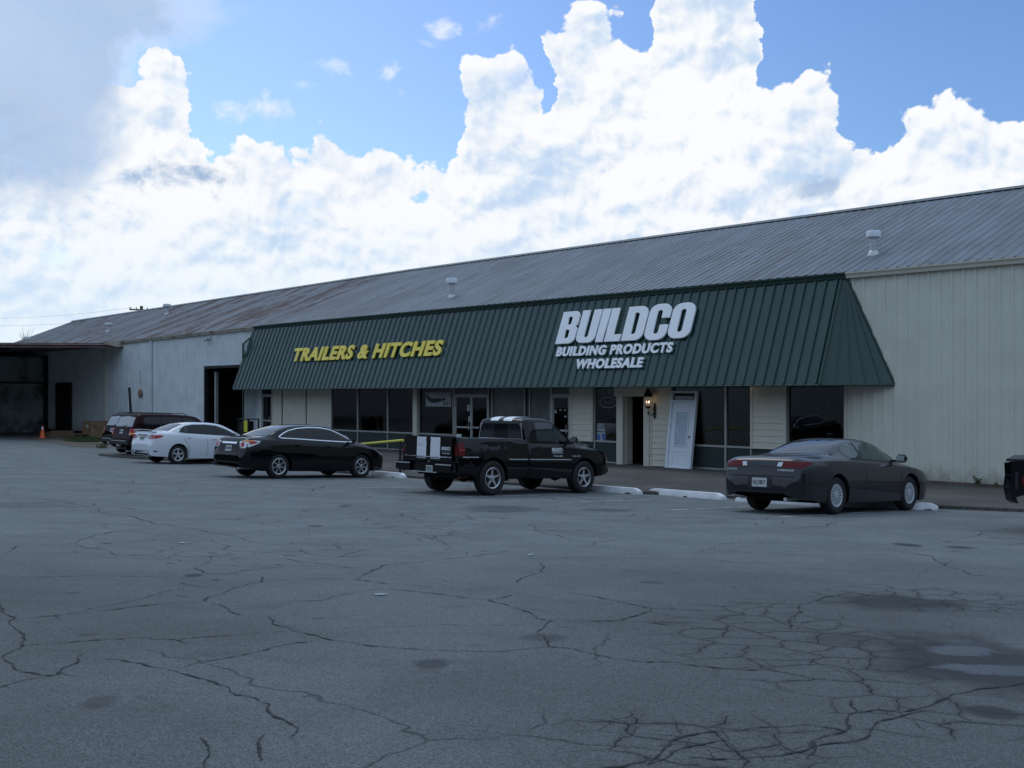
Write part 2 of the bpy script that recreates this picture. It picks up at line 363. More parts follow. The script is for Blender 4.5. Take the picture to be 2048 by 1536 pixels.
def roof_mat():
    m_ = D.materials.new('weathered_roof'); m_.use_nodes = True; k = NT(m_.node_tree); b = m_.node_tree.nodes['Principled BSDF']
    t = k.n('ShaderNodeTexCoord').outputs['Object']
    s_ = k.n('ShaderNodeSeparateXYZ'); k.put(s_.inputs[0], t)
    base = k.mix(k.ss(k.noise(k.mapping(t, (2.2, .25, .25)), 1.3, 6, .6), .3, .7), (.118, .138, .165), (.172, .197, .232))
    patch = k.noise(k.mapping(t, (1.0, .45, .45), (4, 0, 0)), .35, 4, .55)
    fine = k.noise(k.mapping(t, (3.3, .55, .55), (1, 2, 0)), 1.5, 7, .7)
    streak = k.m('MULTIPLY', k.ss(fine, .53, .62), k.ss(patch, .40, .56))
    weather = k.ss(k.noise(k.mapping(t, (.8, .5, .5)), .55, 7, .68), .44, .62); base = k.mix(k.m('MULTIPLY', weather, .55), base, (.085, .095, .108))
    c = k.mix(k.m('MULTIPLY', streak, .8), base, (.085, .075, .055))
    # the far end has rusted through in whole sheets
    sheet = k.n('ShaderNodeTexWhiteNoise', noise_dimensions='2D')
    cb = k.n('ShaderNodeCombineXYZ'); k.put(cb.inputs[0], k.m('FLOOR', k.m('DIVIDE', s_.outputs[0], .9))); k.put(cb.inputs[1], k.m('FLOOR', k.m('DIVIDE', k.m('ADD', s_.outputs[1], k.m('MULTIPLY', patch, 3)), 2.4)))
    k.put(sheet.inputs['Vector'], cb.outputs[0])
    rn = k.m('ADD', k.m('MULTIPLY', k.noise(k.mapping(t, (.8, .22, .22), (3, 0, 0)), .9, 8, .74), .95), k.m('MULTIPLY', sheet.outputs[0], .10))
    rm = k.m('MULTIPLY', k.ss(rn, .53, .60), k.ss(s_.outputs[0], -17.5, -22.5))
    band = k.m('MULTIPLY', k.ss(s_.outputs[0], -23.6, -22.6), k.ss(s_.outputs[0], -18.6, -19.8))
    band = k.m('MULTIPLY', band, k.ss(k.noise(k.mapping(t, (1.6, .3, .3)), 1.2, 5, .65), .50, .60))
    rm = k.m('MAXIMUM', rm, band)
    c = k.mix(k.m('MULTIPLY', rm, .9), c, k.mix(fine, (.085, .052, .045), (.14, .10, .09)))
    k.put(b.inputs['Base Color'], c); b.inputs['Metallic'].default_value = .1
    k.put(b.inputs['Roughness'], k.m('ADD', .5, k.m('MULTIPLY', rm, .3)))
    return m_
M['roof'] = roof_mat()

def asphalt(name, c0, c1, lot=True):
    m_ = D.materials.new(name); m_.use_nodes = True; k = NT(m_.node_tree); b = m_.node_tree.nodes['Principled BSDF']; k.flat = True
    g = k.n('ShaderNodeNewGeometry').outputs['Position']
    s_ = k.n('ShaderNodeSeparateXYZ'); k.put(s_.inputs[0], g)
    gx, gy, _ = s_.outputs
    flat = k.n('ShaderNodeCombineXYZ'); k.put(flat.inputs[0], gx); k.put(flat.inputs[1], gy); P = flat.outputs[0]
    c = k.mix(k.ss(k.noise(P, .35, 5, .6), .3, .7), c0, c1)
    c = k.mix(k.m('MULTIPLY', k.ss(k.noise(P, 1.7, 6, .65), .55, .75), .35), c, tuple(x*.6 for x in c0))
    if lot:                                     # paler surface colour further up the lot, with a ragged edge
        pale_far = k.ss(k.m('ADD', gy, k.m('MULTIPLY', k.noise(P, .25, 5, .6), 5)), 9.5, 15.5)
        c = k.mix(pale_far, c, k.mix(k.ss(k.noise(P, .9, 6, .65), .35, .65), tuple(x*1.42 for x in c0), tuple(x*1.24 for x in c1)))
    st = k.noise(P, 150, 3, .7); st2 = k.vor(P, 170, out='Color')
    sv = k.n('ShaderNodeSeparateColor'); k.put(sv.inputs[0], st2)
    grain = k.m('ADD', k.m('MULTIPLY', st, .9), k.m('MULTIPLY', sv.outputs[0], .75))
    c = k.mix(1.0, c, k.mix(k.ss(grain, .40, 1.25), (.60, .60, .60), (1.42, 1.42, 1.44)), 'MULTIPLY')
    rough = .88
    if lot:
        sh_ = {}
        def ell(cx, cy, rx, ry, rot=0, lo=.5, hi=1.1, wob_=.5, ws=1.1):
            u = k.m('SUBTRACT', gx, cx); v = k.m('SUBTRACT', gy, cy); ca, sa = math.cos(rot), math.sin(rot)
            uu = k.m('DIVIDE', k.m('ADD', k.m('MULTIPLY', u, ca), k.m('MULTIPLY', v, sa)), rx)
            vv = k.m('DIVIDE', k.m('SUBTRACT', k.m('MULTIPLY', v, ca), k.m('MULTIPLY', u, sa)), ry)
            d_ = k.m('SQRT', k.m('ADD', k.m('MULTIPLY', uu, uu), k.m('MULTIPLY', vv, vv)))
            d_ = k.m('ADD', d_, k.m('MULTIPLY', k.m('SUBTRACT', sh_.setdefault(ws, k.noise(P, ws, 5, .6)) if ws not in sh_ else sh_[ws], .5), wob_*2))
            return k.ss(d_, hi, lo)
        def el_px(x, y, rpx, rpy, **kw):
            a = gp(x, y); b_ = gp(x, y-rpy); c_ = gp(x+rpx, y)
            return ell(a.x, a.y, abs(c_.x-a.x), abs(b_.y-a.y), **kw)
        # alligator cracking
        nz = k.n('ShaderNodeTexNoise', noise_dimensions='2D'); k.put(nz.inputs['Vector'], P); nz.inputs['Scale'].default_value = 2.2; nz.inputs['Detail'].default_value = 5
        wp = k.vm('ADD', P, k.vm('SCALE', nz.outputs['Color'], scale=.30))
        e1 = k.vor(wp, 3.3, 'DISTANCE_TO_EDGE'); e2 = k.vor(wp, 6.2, 'DISTANCE_TO_EDGE')
        area = k.m('MAXIMUM', k.m('MAXIMUM', el_px(1600, 1290, 300, 85, wob_=.45), el_px(1420, 1480, 330, 62, wob_=.45)), k.m('MAXIMUM', el_px(1840, 1200, 240, 30), el_px(1870, 1430, 260, 50, wob_=.5)))
        wn = k.noise(P, 3.1, 3)
        l1 = k.m('MULTIPLY', k.ss(e1, k.m('ADD', .004, k.m('MULTIPLY', wn, .042)), .003), area)
        l2 = k.m('MULTIPLY', k.m('MULTIPLY', k.ss(e2, .035, .006), k.ss(k.noise(P, 1.3, 3), .47, .58)), area)
        area3 = k.m('MULTIPLY', k.ss(k.noise(P, .32, 3), .50, .62), k.ss(gy, 8, 13))
        e3 = k.vor(wp, 1.25, 'DISTANCE_TO_EDGE')
        l3 = k.m('MULTIPLY', k.m('MULTIPLY', k.ss(e3, .028, .006), area3), .8)
        lines = k.m('MAXIMUM', k.m('MAXIMUM', l1, k.m('MULTIPLY', l2, .7)), l3)
        halo = k.m('MULTIPLY', k.m('MULTIPLY', k.ss(e1, .16, .0), area), .34)
        c = k.mix(halo, c, (.035, .037, .04))
        c = k.mix(k.m('MULTIPLY', lines, .92), c, (.010, .011, .012))
        # hairline network over the whole lot, and small tar spots and pits
        e4 = k.vor(k.vm('ADD', P, k.vm('SCALE', nz.outputs['Color'], scale=.35)), .42, 'DISTANCE_TO_EDGE')
        hl = k.m('MULTIPLY', k.ss(e4, .006, .002), k.ss(k.noise(P, .7, 4), .42, .55)); c = k.mix(k.m('MULTIPLY', hl, .65), c, (.03, .032, .034))
        sp1 = k.n('ShaderNodeTexVoronoi', voronoi_dimensions='2D'); k.put(sp1.inputs['Vector'], wp); sp1.inputs['Scale'].default_value = 1.1
        spc = k.n('ShaderNodeSeparateColor'); k.put(spc.inputs[0], sp1.outputs['Color'])
        spots = k.m('MULTIPLY', k.ss(sp1.outputs['Distance'], k.m('MULTIPLY', spc.outputs[1], .085), k.m('MULTIPLY', spc.outputs[1], .05)), k.ss(spc.outputs[0], .55, .62))
        c = k.mix(k.m('MULTIPLY', spots, .55), c, (.04, .042, .045))
        tw_ = k.noise(k.mapping(P, (.22, 2.2, 1), (0, 0, 0), (0, 0, R(-43))), 1.3, 5, .6); c = k.mix(k.m('MULTIPLY', k.ss(tw_, .52, .72), .14), c, (.06, .063, .067))
        # stains and repairs
        stains = None
        for (x, y, rx, ry, s2) in [(1790, 1205, 150, 18, .75), (1920, 1095, 34, 4, .8), (1815, 1090, 28, 5, .8), (1210, 1020, 60, 4, .5), (1000, 1018, 90, 8, .55), (865, 1328, 42, 12, .6), (200, 1405, 44, 18, .45),
                                   (385, 1151, 22, 4, .8), (430, 1160, 12, 2, .7), (213, 1087, 14, 2, .7), (630, 1052, 18, 2, .7), (1085, 1275, 50, 9, .45), (1985, 1425, 60, 18, .75), (1960, 1325, 230, 62, .8), (1700, 1280, 110, 16, .4), (690, 1012, 14, 3, .6), (1300, 1165, 28, 3, .5), (60, 1010, 130, 8, .3), (1340, 1245, 60, 3, .5)]:
            e_ = k.m('MULTIPLY', el_px(x, y, rx, ry, wob_=.45, ws=2.6), s2)
            stains = e_ if stains is None else k.m('MAXIMUM', stains, e_)
        c = k.mix(stains, c, (.028, .030, .034))
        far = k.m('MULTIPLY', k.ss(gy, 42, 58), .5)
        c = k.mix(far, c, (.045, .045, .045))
        pud = k.m('MAXIMUM', el_px(1925, 1303, 80, 14, wob_=1.1, ws=3.4, lo=.45, hi=1.05), el_px(1995, 1340, 120, 12, wob_=1.1, ws=3.4, lo=.55, hi=1.05))
        c = k.mix(k.m('MULTIPLY', pud, .8), c, (.05, .06, .075))
        damp = el_px(1980, 1320, 190, 62, wob_=.4)
        rough_s = k.m('SUBTRACT', .9, k.m('MULTIPLY', pud, .66)); rough_s = k.m('SUBTRACT', rough_s, k.m('MULTIPLY', damp, .04))
        k.put(b.inputs['Roughness'], rough_s); k.put(b.inputs['Specular IOR Level'], k.m('ADD', .3, k.m('MULTIPLY', pud, .3)))
        hgt = k.m('SUBTRACT', k.m('MULTIPLY', grain, k.m('SUBTRACT', 1, pud)), k.m('MULTIPLY', lines, 2.5))
        k.put(b.inputs['Normal'], k.bump(hgt, .55, .006))
    else:
        k.put(b.inputs['Normal'], k.bump(grain, .4, .005)); b.inputs['Roughness'].default_value = rough
    if not lot: b.inputs['Specular IOR Level'].default_value = .3
    k.put(b.inputs['Base Color'], c)
    return m_
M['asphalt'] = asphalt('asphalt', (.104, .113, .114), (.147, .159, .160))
M['apron'] = asphalt('apron_asphalt', (.072, .068, .064), (.115, .108, .098), lot=False)
M['dirt'] = asphalt('dirt', (.085, .075, .06), (.13, .115, .09), lot=False)
M['crack'] = mat('crack', (.022, .024, .026), .95, 0, .3, 8)

# ------------------------------------------------------------------ ground
def sheet(name, us, vs, fn, m_, lift=0.0):
    bm = bmesh.new(); g = [[bm.verts.new(fn(u, v)) for v in vs] for u in us]
    for i in range(len(us)-1):
        for j in range(len(vs)-1): bm.faces.new((g[i][j], g[i+1][j], g[i+1][j+1], g[i][j+1]))
    bmesh.ops.recalc_face_normals(bm, faces=bm.faces)
    return link(name, bm, m_)
def Lz(x, y, dz=0.0):
    w = toW(x, y); return Vector((w.x, w.y, lotz(w.x, w.y)+dz))
xs = [-2500, -900, -400, -200, -120]+[-90+5*i for i in range(23)]+[27, 35, 60, 120, 300, 900, 2500]
xs = sorted(set(xs+[10.0]))
ys = sorted(set([-900, -300, -120, -60, -40, -27.1, -20, -15, -10, -8, -6.1, -4, -2, 0.3, 2, 10, 60, 300, 1500]))
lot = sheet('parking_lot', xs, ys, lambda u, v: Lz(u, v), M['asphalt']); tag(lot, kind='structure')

# apron (walkway) between the kerb and the shop front
def kerb_p(x):                                  # local y of the kerb edge
    s = 27-x; return 18.35+max(-2.5, (24-s)*.19)-DF
SLAB = .02
def apron_z(x, y):
    t = min(1, max(0, (y-kerb_p(x))/(0-kerb_p(x)))); w = toW(x, kerb_p(x)); zk = lotz(w.x, w.y)+.085
    t = t*t*(3-2*t)
    return zk*(1-t)+SLAB*t
bm = bmesh.new(); axs = [-12+.75*i for i in range(60)]; rows = []
for x in axs:
    k0 = kerb_p(x)+noise.noise(Vector((x*.7, 3, 0)))*.08; w = toW(x, k0)
    r_ = [Vector((w.x, w.y, lotz(w.x, w.y)-.05)), Vector((w.x, w.y, apron_z(x, k0)-.02))]
    for t in (.01, .06, .2, .4, .6, .8, .93, 1.0):
        y = k0+(0-k0)*t; r_.append(toW(x, y+(.0 if t < 1 else .12), apron_z(x, y)))
    rows.append([bm.verts.new(v) for v in r_])
for i in range(len(rows)-1):
    for j in range(len(rows[0])-1): bm.faces.new((rows[i][j], rows[i+1][j], rows[i+1][j+1], rows[i][j+1]))
bmesh.ops.recalc_face_normals(bm, faces=bm.faces)
ap = link('walkway', bm, M['apron'], smooth=35); tag(ap, kind='structure')

# parking stripes, one sheet above the lot
M['line'] = mat('worn_line_paint', (.50, .52, .54), .8, 0, .2, 6, grime=((.17, .18, .19), (1, 1, 1), 4.5, .47, 1.0))
def strip(bm, a, b, w, lift, n=12):
    d = (b-a).normalized(); s_ = Vector((-d.y, d.x, 0))*w/2; prev = None
    for i in range(n+1):
        p = a.lerp(b, i/n); r_ = []
        for sg in (-1, 1):
            c = p+s_*sg; r_.append(bm.verts.new((c.x, c.y, lotz(c.x, c.y)+lift)))
        if prev: bm.faces.new((prev[0], prev[1], r_[1], r_[0]))
        prev = r_
for i, (ax_, ay_, ln) in enumerate([(1205, 1003, 4.4), (1425, 1017, 4.2), (1640, 1030, 4.6), (1010, 992, 4.4), (800, 975, 4.2)]):
    a = gp(ax_, ay_); bm = bmesh.new(); a2 = a+AY*(.2); strip(bm, a-AY*1.2, a+AY*1.6, .09, .005)
    o = link('parking_line', bm, M['line']); tag(o, kind='structure')

# long cracks, thin broken ribbons on the surface
CR3 = [[(0,650),(60,710),(80,770),(105,800),(90,825),(10,865),(50,905),(175,945),(250,935),(300,945)], [(90,715),(380,690),(560,665),(820,645),(900,610),(940,590),(1050,565),(1030,545)],
 [(820,645),(960,700),(1080,710),(1090,735),(1200,770),(1320,800),(1480,825),(1620,835),(1850,845),(2048,845)], [(100,820),(400,800),(560,790),(700,800),(760,815)], [(700,800),(900,785),(1150,765)],
 [(410,875),(520,890),(700,925),(860,970),(940,1020),(1010,1030),(1080,1060),(1070,1085),(1150,1130),(1190,1165),(1160,1190)], [(700,915),(960,865),(1090,830),(1290,800)],
 [(0,460),(70,425),(300,415),(320,400),(390,380),(650,350),(720,345)], [(420,270),(600,325),(700,345),(820,365),(960,390),(1110,420),(1230,455),(1320,470),(1400,465)],
 [(300,420),(420,440),(460,460),(640,465),(830,468),(960,455),(1180,440)], [(845,468),(820,500),(780,515),(810,530),(900,540),(1050,515),(1250,505),(1320,500),(1480,525)],
 [(0,548),(300,545),(600,545),(760,550)], [(1140,475),(1270,495),(1330,500)], [(1050,563),(1280,555),(1420,558),(1540,575),(1740,590)], [(1420,558),(1480,530),(1540,500),(1700,485),(1900,465),(2048,440)],
 [(1340,610),(1540,595),(1640,605),(1850,630),(1950,640),(2048,668)], [(1950,640),(2048,620)], [(1040,1290),(1040,1240),(1060,1180)], [(800,1190),(835,1230),(835,1330)], [(230,940),(260,910),(310,890),(335,855)],
 [(-20,995),(100,960),(250,940)], [(860,180),(1250,210),(1450,220),(1480,230),(1800,240)], [(1090,215),(1250,205),(1500,165)], [(980,240),(1200,245),(1450,235)], [(720,570),(900,595)], [(140,225),(330,265),(420,270)],
 [(1360,470),(1450,440),(1650,425),(1950,400)], [(1600,240),(1750,255),(1880,268)], [(940,325),(960,310),(1080,295)], [(1140,650),(1300,640),(1420,612)]]
CR4 = [[(0,548),(40,560),(100,595),(160,605),(130,630),(100,650),(140,680),(150,710)], [(160,600),(320,605),(420,605),(620,620),(860,640),(1120,640)], [(190,485),(350,510),(460,535),(560,555),(660,555),(820,568)],
 [(560,555),(440,600),(330,610)], [(-20,722),(150,708),(240,715),(340,740),(420,760),(540,770),(640,768),(740,785),(900,800),(1000,800),(1080,810)], [(20,455),(60,425),(120,410),(120,370)],
 [(860,530),(1000,535),(1150,540),(1250,510),(1350,490)], [(720,335),(830,300),(920,290),(1080,295)], [(1560,325),(1680,345),(1740,385),(1830,420),(2070,445)], [(1690,300),(1800,275),(1900,250)], [(60,215),(90,240),(300,290)],
 [(320,1198),(550,1165),(600,1125),(650,1080),(750,1055),(900,1045),(1000,1030),(1160,1020),(1290,1035),(1340,1050)],
 [(1350,920),(1380,970),(1340,1000),(1320,1050),(1200,1085),(1180,1160)], [(1380,970),(1450,960),(1560,970),(1650,950),(1700,930),(1850,880),(2060,850)], [(1690,960),(1560,985),(1450,1020),(1430,1060),(1200,1110),(900,1160),(700,1150)],
 [(1150,540),(1130,600),(1060,605)], [(1120,640),(1140,580)], [(540,1180),(640,1130),(700,1110),(860,1080)], [(0,235),(120,245),(260,240),(400,255)], [(620,335),(900,330),(1180,345)], [(1100,240),(1260,225),(1400,200)], [(280,310),(330,290),(430,280)],
 [(1740,385),(1760,360),(1980,372)]]
def crack_ribbon(bm, path, w0):
    P_ = [gp(x, y) for x, y in path]
    for _ in range(5 if len(P_) < 6 else 4):                            # midpoint displacement
        N_ = [P_[0]]
        for a, b in zip(P_, P_[1:]):
            d = b-a; L_ = d.length; m_ = (a+b)/2
            if L_ > .06: m_ += Vector((-d.y, d.x, 0))/max(L_, 1e-6)*random.uniform(-.09, .09)*L_
            N_ += [m_, b]
        P_ = N_
    prev = None; ph = random.random()*50
    for i, p in enumerate(P_):
        d = (P_[min(i+1, len(P_)-1)]-P_[max(i-1, 0)]); d.z = 0
        if d.length < 1e-5: continue
        d.normalize(); s_ = Vector((-d.y, d.x, 0))
        w = w0*(.35+1.3*abs(noise.noise(Vector((i*.11+ph, 0, 0))))*2)*min(1, (i+1)/6, (len(P_)-i)/6)
        dst = min(1.9, max(1, p.y/12)); w *= dst*.85
        r_ = []
        for sg in (-.5, .5):
            c = p+s_*w*sg; r_.append(bm.verts.new((c.x, c.y, lotz(c.x, c.y)+.0035)))
        if prev: bm.faces.new((prev[0], prev[1], r_[1], r_[0]))
        prev = r_
bm = bmesh.new()
for pth in CR3: crack_ribbon(bm, [(x/2, 880+y/2) for x, y in pth], .011)
for i, pth in enumerate(CR4): crack_ribbon(bm, [(1024+x/2, 940+y/2) for x, y in pth], .013 if max(y for _, y in pth) > 900 else .011)
ck = link('pavement_cracks', bm, M['crack']); tag(ck, kind='structure')
# ------------------------------------------------------------------ the building
bld = empty('warehouse_store', 'long low metal warehouse store with grey ribbed roof and green slanted awning', 'building', (BO.x, BO.y, 0), BROT)
XL, XR = -62.7, 23.0
ZE = CAMZ+3.33; ZR = CAMZ+6.35; RW = 7.24; EO = -.14
def droop(x): return 0 if x > -18 else -(-18-x)/45*.42
def ribbed(bm, x0, x1, pitch, hgt, wb, wt, fn, phase=0.0, step=None):
    prof = []; x = x0+phase
    prof.append((x0, 0))
    while x < x1-wb:
        if x > x0: prof += [(x, 0), (x+(wb-wt)/2, hgt), (x+(wb+wt)/2, hgt), (x+wb, 0)]
        x += pitch
    prof.append((x1, 0)); a = b = None
    for u, h in prof:
        c, d = bm.verts.new(fn(u, 0, h)), bm.verts.new(fn(u, 1, h))
        if a: bm.faces.new((a, c, d, b))
        a, b = c, d
rn_ = Vector((0, -(ZR-ZE), RW-EO)).normalized()
def roof_fn(u, t, h):
    y = EO+(RW-EO)*t; z = ZE+(ZR-ZE)*t+droop(u)
    if u < -18: h_ = h*1.0
    return Vector((u, y+rn_.y*h, z+rn_.z*h))
bm = bmesh.new(); ribbed(bm, XL, XR, .305, .019, .085, .035, roof_fn)
v = [bm.verts.new(p) for p in ((XL, RW, ZR+droop(XL)), (-18, RW, ZR), (XR, RW, ZR), (XR, 2*RW, ZE), (-18, 2*RW, ZE), (XL, 2*RW, ZE+droop(XL)))]
bm.faces.new((v[0], v[1], v[4], v[5])); bm.faces.new((v[1], v[2], v[3], v[4]))
roof = link('roof', bm, M['roof'], bld)
bm = bmesh.new()                                # ridge cap
for xa, xb in ((XL, -18), (-18, XR)):
    za, zb = ZR+droop(xa), ZR+droop(xb)
    for (y0, h0), (y1, h1) in (((-.22, -.045), (-.05, .06)), ((-.05, .06), (.05, .06)), ((.05, .06), (.22, -.045))):
        quad(bm, [(xa, RW+y0, za+h0), (xb, RW+y0, zb+h0), (xb, RW+y1, zb+h1), (xa, RW+y1, za+h1)])
link('ridge_cap', bm, M['white_metal'] if False else mat('ridge_metal', (.16, .19, .21), .6, .2, .15, 3), roof)
def roof_vent(x, y, h, cap, r=.105):
    t = (y-EO)/(RW-EO); z = ZE+(ZR-ZE)*t+droop(x); bm = bmesh.new()
    lathe(bm, [(r*1.7, z-.08), (r*1.5, z+.04), (r, z+.10), (r, z+h*.72)], 16, c=(x, y, 0))
    p = link('vent_pipe', bm, M['galv'], roof, smooth=40)
    bm = bmesh.new(); rr = cap/2
    rg = lathe(bm, [(rr*.9, z+h*.70), (rr, z+h*.73), (rr, z+h*.95), (rr*.9, z+h), (.001, z+h*1.03)], 16, c=(x, y, 0)); bm.faces.new(rg[0][::-1])
    link('vent_cap', bm, M['white_paint'] if x > -30 else M['galv'], roof, smooth=40)
roof_vent(11.17, 1.36, .66, .40); roof_vent(-7.46, 1.41, .76, .46); roof_vent(-41.0, 5.06, .66, .50); roof_vent(-43.9, 2.38, .58, .44); roof_vent(-54.1, .71, .78, .5)

def corr(name, x0, x1, z0, z1, m_, y=0.0, parent=bld, drp=True, pitch=.305, h=.032):
    bm = bmesh.new()
    ribbed(bm, x0, x1, pitch, h, .10, .05, lambda u, t, hh: Vector((u, y-hh, z0 if t == 0 else (z1+(droop(u) if drp else 0)))), phase=(-x0) % pitch)
    return link(name, bm, m_, parent)
ZT = ZE-.02
corr('wall', xof(1692), XR, .06, ZT, M['beige'])
xg0, xg1 = xof(410), xof(486.5); zg = zof(410, 733)-.12
corr('wall', XL, xof(145), .0, ZT, M['white_metal'])
corr('wall', xof(145), xof(115), zof(145, 762), ZT, M['white_metal']) if False else None
corr('wall', xof(145), xg0, .0, ZT, M['white_metal'])
corr('wall', xg0, xg1, zg, ZT, M['white_metal'])
corr('wall', xg1, xof(524), .0, ZT, M['white_metal'])
bxo('wall', (xof(524), xof(1692), .03, .15, 2.75, ZT), M['siding'], bld)
bm = bmesh.new(); box(bm, XL, XL+.1, 0, 2*RW, 0, ZT-.45); box(bm, XR-.1, XR, 0, 2*RW, 0, ZT)
for x, dz in ((XL, droop(XL)), (XR, 0)):
    prism(bm, [(0, 0), (2*RW, 0), (2*RW, ZE+dz-.02), (RW, ZR+dz-.03), (0, ZE+dz-.02)], lambda u, v_, w, x=x: (x+(w if x < 0 else -w), u, v_), .05)
box(bm, XL, XR, 2*RW-.1, 2*RW, 0, ZT-.45)
link('end_wall', bm, M['white_metal'], bld)
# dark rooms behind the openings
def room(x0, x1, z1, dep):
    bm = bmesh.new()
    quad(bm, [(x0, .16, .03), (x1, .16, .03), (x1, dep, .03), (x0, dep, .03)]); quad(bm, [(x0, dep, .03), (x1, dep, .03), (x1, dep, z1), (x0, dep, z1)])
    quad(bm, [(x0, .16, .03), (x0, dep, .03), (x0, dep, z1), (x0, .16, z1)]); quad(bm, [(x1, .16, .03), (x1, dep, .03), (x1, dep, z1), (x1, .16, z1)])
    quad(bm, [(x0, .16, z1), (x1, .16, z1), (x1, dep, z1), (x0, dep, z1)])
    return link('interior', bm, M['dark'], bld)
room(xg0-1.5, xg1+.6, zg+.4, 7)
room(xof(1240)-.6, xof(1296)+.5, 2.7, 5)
M['showroom'] = mat('showroom_wall', (.30, .29, .26), .8, 0, .1, 1); M['stock'] = mat('stock_boxes', (.22, .16, .12), .7, 0, .8, 1.1)
def showroom(x0, x1, dep):
    bm = bmesh.new(); z1 = 2.6
    quad(bm, [(x0, .16, .03), (x1, .16, .03), (x1, dep, .03), (x0, dep, .03)]); quad(bm, [(x0, dep, .03), (x1, dep, .03), (x1, dep, z1), (x0, dep, z1)])
    quad(bm, [(x0, .16, .03), (x0, dep, .03), (x0, dep, z1), (x0, .16, z1)]); quad(bm, [(x1, .16, .03), (x1, dep, .03), (x1, dep, z1), (x1, .16, z1)]); quad(bm, [(x0, .16, z1), (x1, .16, z1), (x1, dep, z1), (x0, dep, z1)])
    link('interior', bm, M['showroom'], bld); rnd = random.Random(int(x0*10)); x = x0+.6
    while x < x1-1.2:
        y = rnd.uniform(.7, 2.4); w = rnd.uniform(.7, 1.3); bm = bmesh.new(); box(bm, x, x+.04, y, y+.4, .04, 1.9); box(bm, x+w, x+w+.04, y, y+.4, .04, 1.9)
        for z in (.3, .8, 1.3, 1.8):
            box(bm, x+.041, x+w-.001, y, y+.4, z, z+.03); xx = x+.08
            while xx < x+w-.2:
                bw = rnd.uniform(.1, .3); hh = rnd.uniform(.1, .36)
                if rnd.random() < .75: box(bm, xx, min(xx+bw, x+w-.02), y+.05, y+.35, z+.031, z+.03+hh)
                xx += bw+.03
        link('shelving', bm, M['stock'], bld); x += w+rnd.uniform(.3, 1.6)
showroom(xof(663)-.1, xof(978), 4.5); showroom(xof(984), xof(1238)-.6, 4); showroom(xof(1345)-.2, xof(1691)+.2, 4.5)
bm = bmesh.new(); box(bm, xg0-.02, xg0+.10, -.05, .16, .02, zg+.05); box(bm, xg0-.02, xg1, -.05, .16, zg-.0, zg+.14)
link('door_frame', bm, M['black_metal'], bld)
bxo('door_track', (xg0+.55, xg0+.68, .25, .4, .03, zg-.15), M['galv'], bld)

# gutters and downspouts
def gutter(x0, x1, m_):
    bm = bmesh.new(); prof = [(-.02, -.17), (-.13, -.17), (-.15, -.10), (-.19, -.05), (-.19, -.01), (-.165, -.01), (-.165, -.04), (-.02, -.04)]
    n = max(1, int(abs(x1-x0)/3)); rows = []
    for i in range(n+1):
        x = x0+(x1-x0)*i/n; sag = noise.noise(Vector((x*.35, 0, 0)))*.02
        rows.append([bm.verts.new((x, y-.0, ZE+z+droop(x)+sag)) for y, z in prof])
    for a, b in zip(rows, rows[1:]):
        for j in range(len(prof)): bm.faces.new((a[j], b[j], b[(j+1) % len(prof)], a[(j+1) % len(prof)]))
    bm.faces.new(rows[0]); bm.faces.new(rows[-1][::-1]); bmesh.ops.recalc_face_normals(bm, faces=bm.faces)
    return link('gutter', bm, m_, bld)
xaL, xaR = xof(512), xof(1697)
gutter(xaR+.003, XR, M['beige_trim']); gutter(xaL, xaR, M['green_trim']); gutter(-36.0, xaL-.003, M['gutter_rust'])
def spout(x, m_):
    bm = bmesh.new(); box(bm, x-.06, x+.06, -.14, -.045, .1, ZE-.19+droop(x))
    for z in (1.2, 2.6, 3.9): box(bm, x-.09, x+.09, -.147, -.04, z, z+.05)
    link('downspout', bm, m_, bld)
spout(xof(305), M['white_metal']); spout(xof(213), M['beige_trim'])
bm = bmesh.new()                                # thin green corner line where awning meets wall on the right
# wing wall at the left end of the awning
bm = bmesh.new(); xw = xaL-.04
for x in (xw, xw+.035):
    pass
prism(bm, [(.0, .0), (-.66, .0), (-.66, 4.72), (0, 5.22)], lambda u, v_, w: (xw+w, u, v_), .04)
for yy in (-.12, -.32, -.52): box(bm, xw+.041, xw+.06, yy-.02, yy+.02, .05, 4.72)
link('wing_wall', bm, M['white_metal'], bld)
bm = bmesh.new(); box(bm, xw-.01, xw+.07, -.72, -.662, 0, 4.75); tube(bm, [(xw+.02, -.69, 4.74), (xw+.02, -.03, 5.25)], .04, 6)
link('corner_trim', bm, M['green_trim'], bld)

